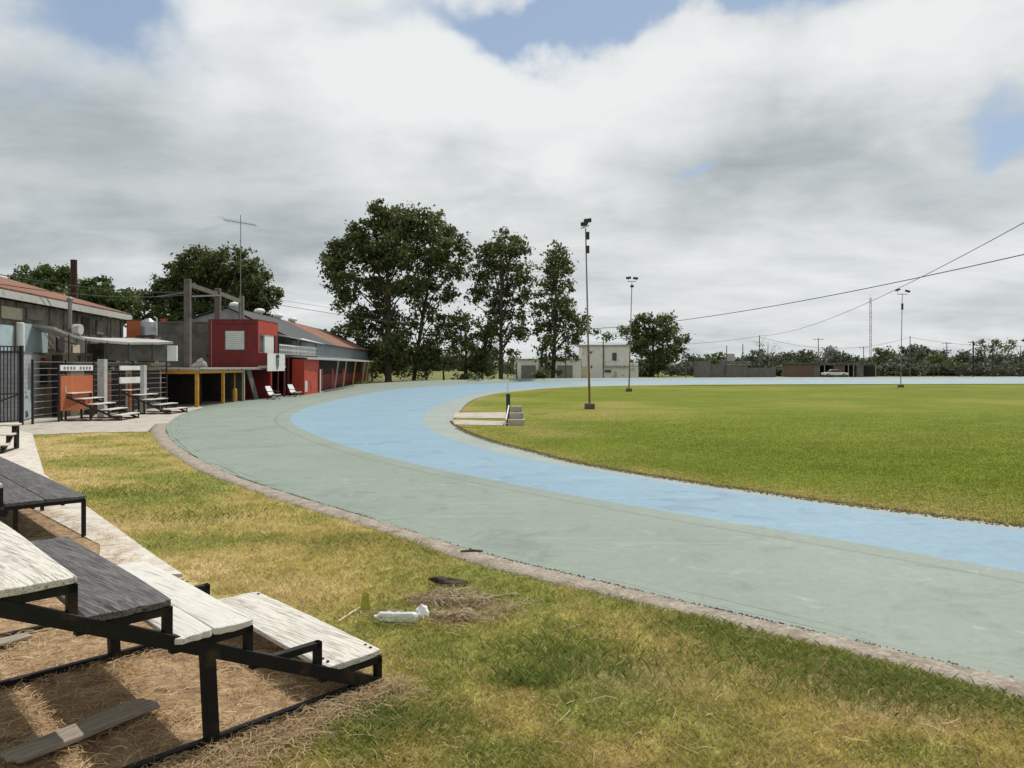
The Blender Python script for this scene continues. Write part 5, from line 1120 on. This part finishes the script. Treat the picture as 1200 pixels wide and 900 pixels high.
tree('big round dark tree behind the red cabin', 92, (262,430), (262,330),
     [(240,312,26,16),(270,312,26,18),(215,322,26,16),(298,325,20,18),(195,335,22,15),(245,340,34,22),(290,350,24,20),(308,355,14,18),(205,352,28,16),(175,350,16,12),(235,300,14,8),(310,375,14,10),(318,340,8,10),(260,370,40,16),(190,375,30,12),(225,380,30,12)], .42, 52, 'leaf_dark', r0=.6, clump=.85, grow=1.15, group='trees behind the left buildings')
tree('feathery green tree behind the rusty chimney', 88, (120,430), (120,345), [(128,342,16,11),(110,348,16,12),(140,352,16,11),(95,352,12,10),(125,362,26,12),(152,362,14,12),(100,368,20,10)], .4, 46, 'leaf_mid', r0=.35, clump=.75, grow=1.35, group='trees behind the left buildings')
tree('green tree above the rusty hipped roof at the far left', 90, (60,430), (60,340), [(45,322,15,8),(65,324,18,9),(82,330,14,10),(58,338,28,10),(30,328,9,6),(95,342,10,8)], .4, 46, 'leaf_mid', r0=.35, clump=.75, grow=1.35, group='trees behind the left buildings')
tree('large spreading tree right of the pale house', 190, (765,440), (765,395),
     [(755,378,14,9),(775,377,13,8),(742,387,12,8),(788,388,10,8),(765,395,26,10),(728,390,7,5),(798,401,9,5),(712,395,5,3),(745,408,16,10),(785,410,12,9),(765,420,22,10),(803,398,5,4),(760,432,22,9)], .75, 46, 'leaf_dark', r0=.5, clump=1.6, group='trees on the horizon')
tree('bare pale tree above the block house', 200, (900,438), (900,400), [(897,402,9,6),(888,408,7,5),(908,405,7,5),(900,415,8,6)], .25, 12, 'leaf_grey', r0=.2, clump=1.2, group='trees on the horizon')
tree('leafy tree with clear stem near the right edge', 190, (1163,438), (1163,405), [(1158,402,7,5),(1168,401,8,5),(1163,409,12,5),(1174,406,4,4),(1150,412,5,4)], .5, 30, 'leaf_dark', r0=.2, clump=1.2, group='trees on the horizon')
tree('leafy tree cut by the right edge', 185, (1196,438), (1196,405), [(1192,402,6,6),(1200,400,8,6),(1205,410,10,8),(1187,409,6,5)], .5, 30, 'leaf_dark', r0=.2, clump=1.2, group='trees on the horizon')
# horizon trees: each its own thing
ht_ = [(815,418,16),(838,414,15),(880,412,17),(905,412,16),(925,410,18),(945,413,17),(965,409,20),(985,414,18),(1003,416,14),(1030,408,17),(1050,413,16),(1072,407,20),(1090,412,16),(1105,413,16),(1125,412,17),(1150,416,16),(1180,414,16),(1215,408,22),(1245,412,22),(1280,410,22),(620,424,12),(600,420,14),(700,424,10),(795,424,12),(860,418,14),(1015,420,12),(1060,420,14),(1160,421,14),(1195,422,14)]
desc = ['dark rounded tree','low grey green tree','pale thin tree','dense dark tree']
where = {815:'just right of the big spreading tree',838:'behind the left wall of the block house',880:'behind the block house tank',905:'under the bare pale tree',925:'between block house and brick house',945:'behind the left end of the brick house',965:'directly above the white car',985:'behind the middle of the brick house',1003:'behind the right carport',1030:'right of the lattice mast',1050:'left of the right hand light pole',1072:'at the pole right of the light pole',1090:'midway between light pole and right edge',1105:'left of the side arm pole',1125:'left of the darkest pole',1150:'under the stemmed tree near the right edge',1180:'between the two stemmed trees at right',1215:'at the very right edge of the picture',1245:'beyond the right edge, nearer one',1280:'beyond the right edge, farther one',620:'behind the garage row left part',600:'left of the garage row',700:'behind the pale house roof',795:'under the right side of the spreading tree',860:'low behind the block house middle',1015:'low behind the brick house right end',1060:'low beside the right hand light pole',1160:'low in front of the stemmed tree',1195:'low below the tree cut by the right edge'}
for i,(px_,pt_,w_) in enumerate(ht_):
    D_ = 225+(i*37)%60; k_ = (i*7)%4 if px_ > 700 else 0; m_ = ['leaf_far','leaf_grey','leaf_grey','leaf_dark'][k_] if i%5 else 'leaf_far'
    if m_ == 'leaf_grey' and i%3: m_ = 'leaf_far'
    h_ = 440-pt_; bls = [(px_+RNG.uniform(-.5,.5)*w_, pt_+5+RNG.random()*h_*.35, w_*.42, 5+h_*.14) for _ in range(4)]+[(px_+RNG.uniform(-.6,.6)*w_, pt_+h_*.7, w_*.6, h_*.3) for _ in range(4)]
    lab = {'leaf_far':'dull green tree','leaf_grey':'greyish thin tree','leaf_dark':'dark dense tree'}[m_]
    if px_ > 1240: continue
    tree(f"{lab} {where[px_]}", D_, (px_,440), (px_,pt_+8), bls, .8, 26 if m_ != 'leaf_grey' else 14, m_, r0=.22, clump=1.5, group='trees on the horizon')
# far-off woods reading as one mass
bl_ = []
for i in range(170):
    px_ = -700+i*17; D_ = 430; top = 418+RNG.random()*7; bl_.append((PX(px_,D_)+RNG.uniform(-4,4), D_+RNG.uniform(-10,10), PZ(top+8,D_), 6.5, (440-top)*.45*D_/F))
w_ = crown('woodland', bl_, 1.6, 20, M['leaf_far'], None, clump=2.8); w_['kind'] = 'stuff'
bl_ = []
for i in range(120):
    px_ = 790+i*6; D_ = 205+RNG.uniform(-5,5); bl_.append((PX(px_,D_), D_, .9+RNG.random()*.8, 2.6, 1.2+RNG.random()*.9))
w_ = crown('scrub', bl_, .6, 22, M['leaf_far'], None, clump=1.0); w_['kind'] = 'stuff'
# weeds on the far bank
x_, y_ = scatter_along(offset(OUT, 1.6), 26000, -1.6, 2.4, 88, 125); n = len(x_)
blades('bank_weeds', x_, y_, np.full(n,.0), .25+.55*RNG.random(n)*(vnoise(x_,y_,.25,3)**1.5), .07+.08*RNG.random(n), np.array([.19,.19,.07])*(.5+1.0*RNG.random((n,1))), M['blade'], .5)
fw = thing('wire_mesh_fence', 'low dark rail fence in the field at the right, before the tree line', 'fence', (PX(1120,165),165,0))
for z in (1.15,1.3): MB().bar((PX(1090,165),165,z),(PX(1260,165),165,z),.07,.07).build('rail', M['dark_metal'], fw)
for px_ in (1094,1124,1157,1166,1194,1225,1255): MB().bar((PX(px_,165),165,0),(PX(px_,165),165,1.35),.16,.16,up=(0,1,0)).build('fence_post', M['dark_metal'], fw)
for i_,(px_,py_,rx_,ry_,D_,l_) in enumerate([(565,424,17,17,121,'dark bush right of the multi stemmed tree'),(500,424,18,19,119,'dark bush left of the multi stemmed tree'),(455,412,26,24,125,'tall dark bush directly behind the largest trunk'),(634,440,6,4,119,'small bush left of the rightmost slim tree'),(418,438,8,7,114,'bush at the far end of the red building')]):
    tree(l_, D_, (px_,447), (px_,py_), [(px_+RNG.uniform(-.6,.6)*rx_, py_+RNG.uniform(-.4,.6)*ry_, rx_*.6, ry_*.6) for _ in range(6)], .45, 34, r0=.15, group='bushes under the tall trees', name='bush', cat='bush')

for (pa,pb,pya,pyb,m_) in ((54,62,384,409,'old_conc'),(66,74,388,412,'dark_int'),(84,92,404,416,'beige'),(0,24,360,374,'pale'),(30,48,362,375,'old_conc'),(95,103,372,388,'dark_int'),(112,120,376,392,'old_conc')):
    ta, Da = on_hall(pa); tb_, Db = on_hall(pb); Dm = (Da+Db)/2
    MB().prism([HP(ta,-.02,0)[:2],HP(tb_,-.02,0)[:2],HP(tb_,-.07,0)[:2],HP(ta,-.07,0)[:2]],PZ(pyb,Dm),PZ(pya,Dm)).build('wall_patch', M[m_], hl)
MB().tube([P(50,377,39),P(70,398,38.5),P(90,404,38.8)],.03,6).build('pipe', M['galv'], kl)
cr2 = thing('roof_cistern', 'small round pale cistern on the tin canopy beside the vent pipe', 'cistern', P(91,385,39))
MB().tube([P(87,386,39),P(95,386,39)],.26,14).build('cistern_body', M['fascia'], cr2)
for px_ in (88,94): MB().bar(P(px_,388,39),P(px_,394,39),.04,.04,up=(0,1,0)).build('leg', M['fascia'], cr2)
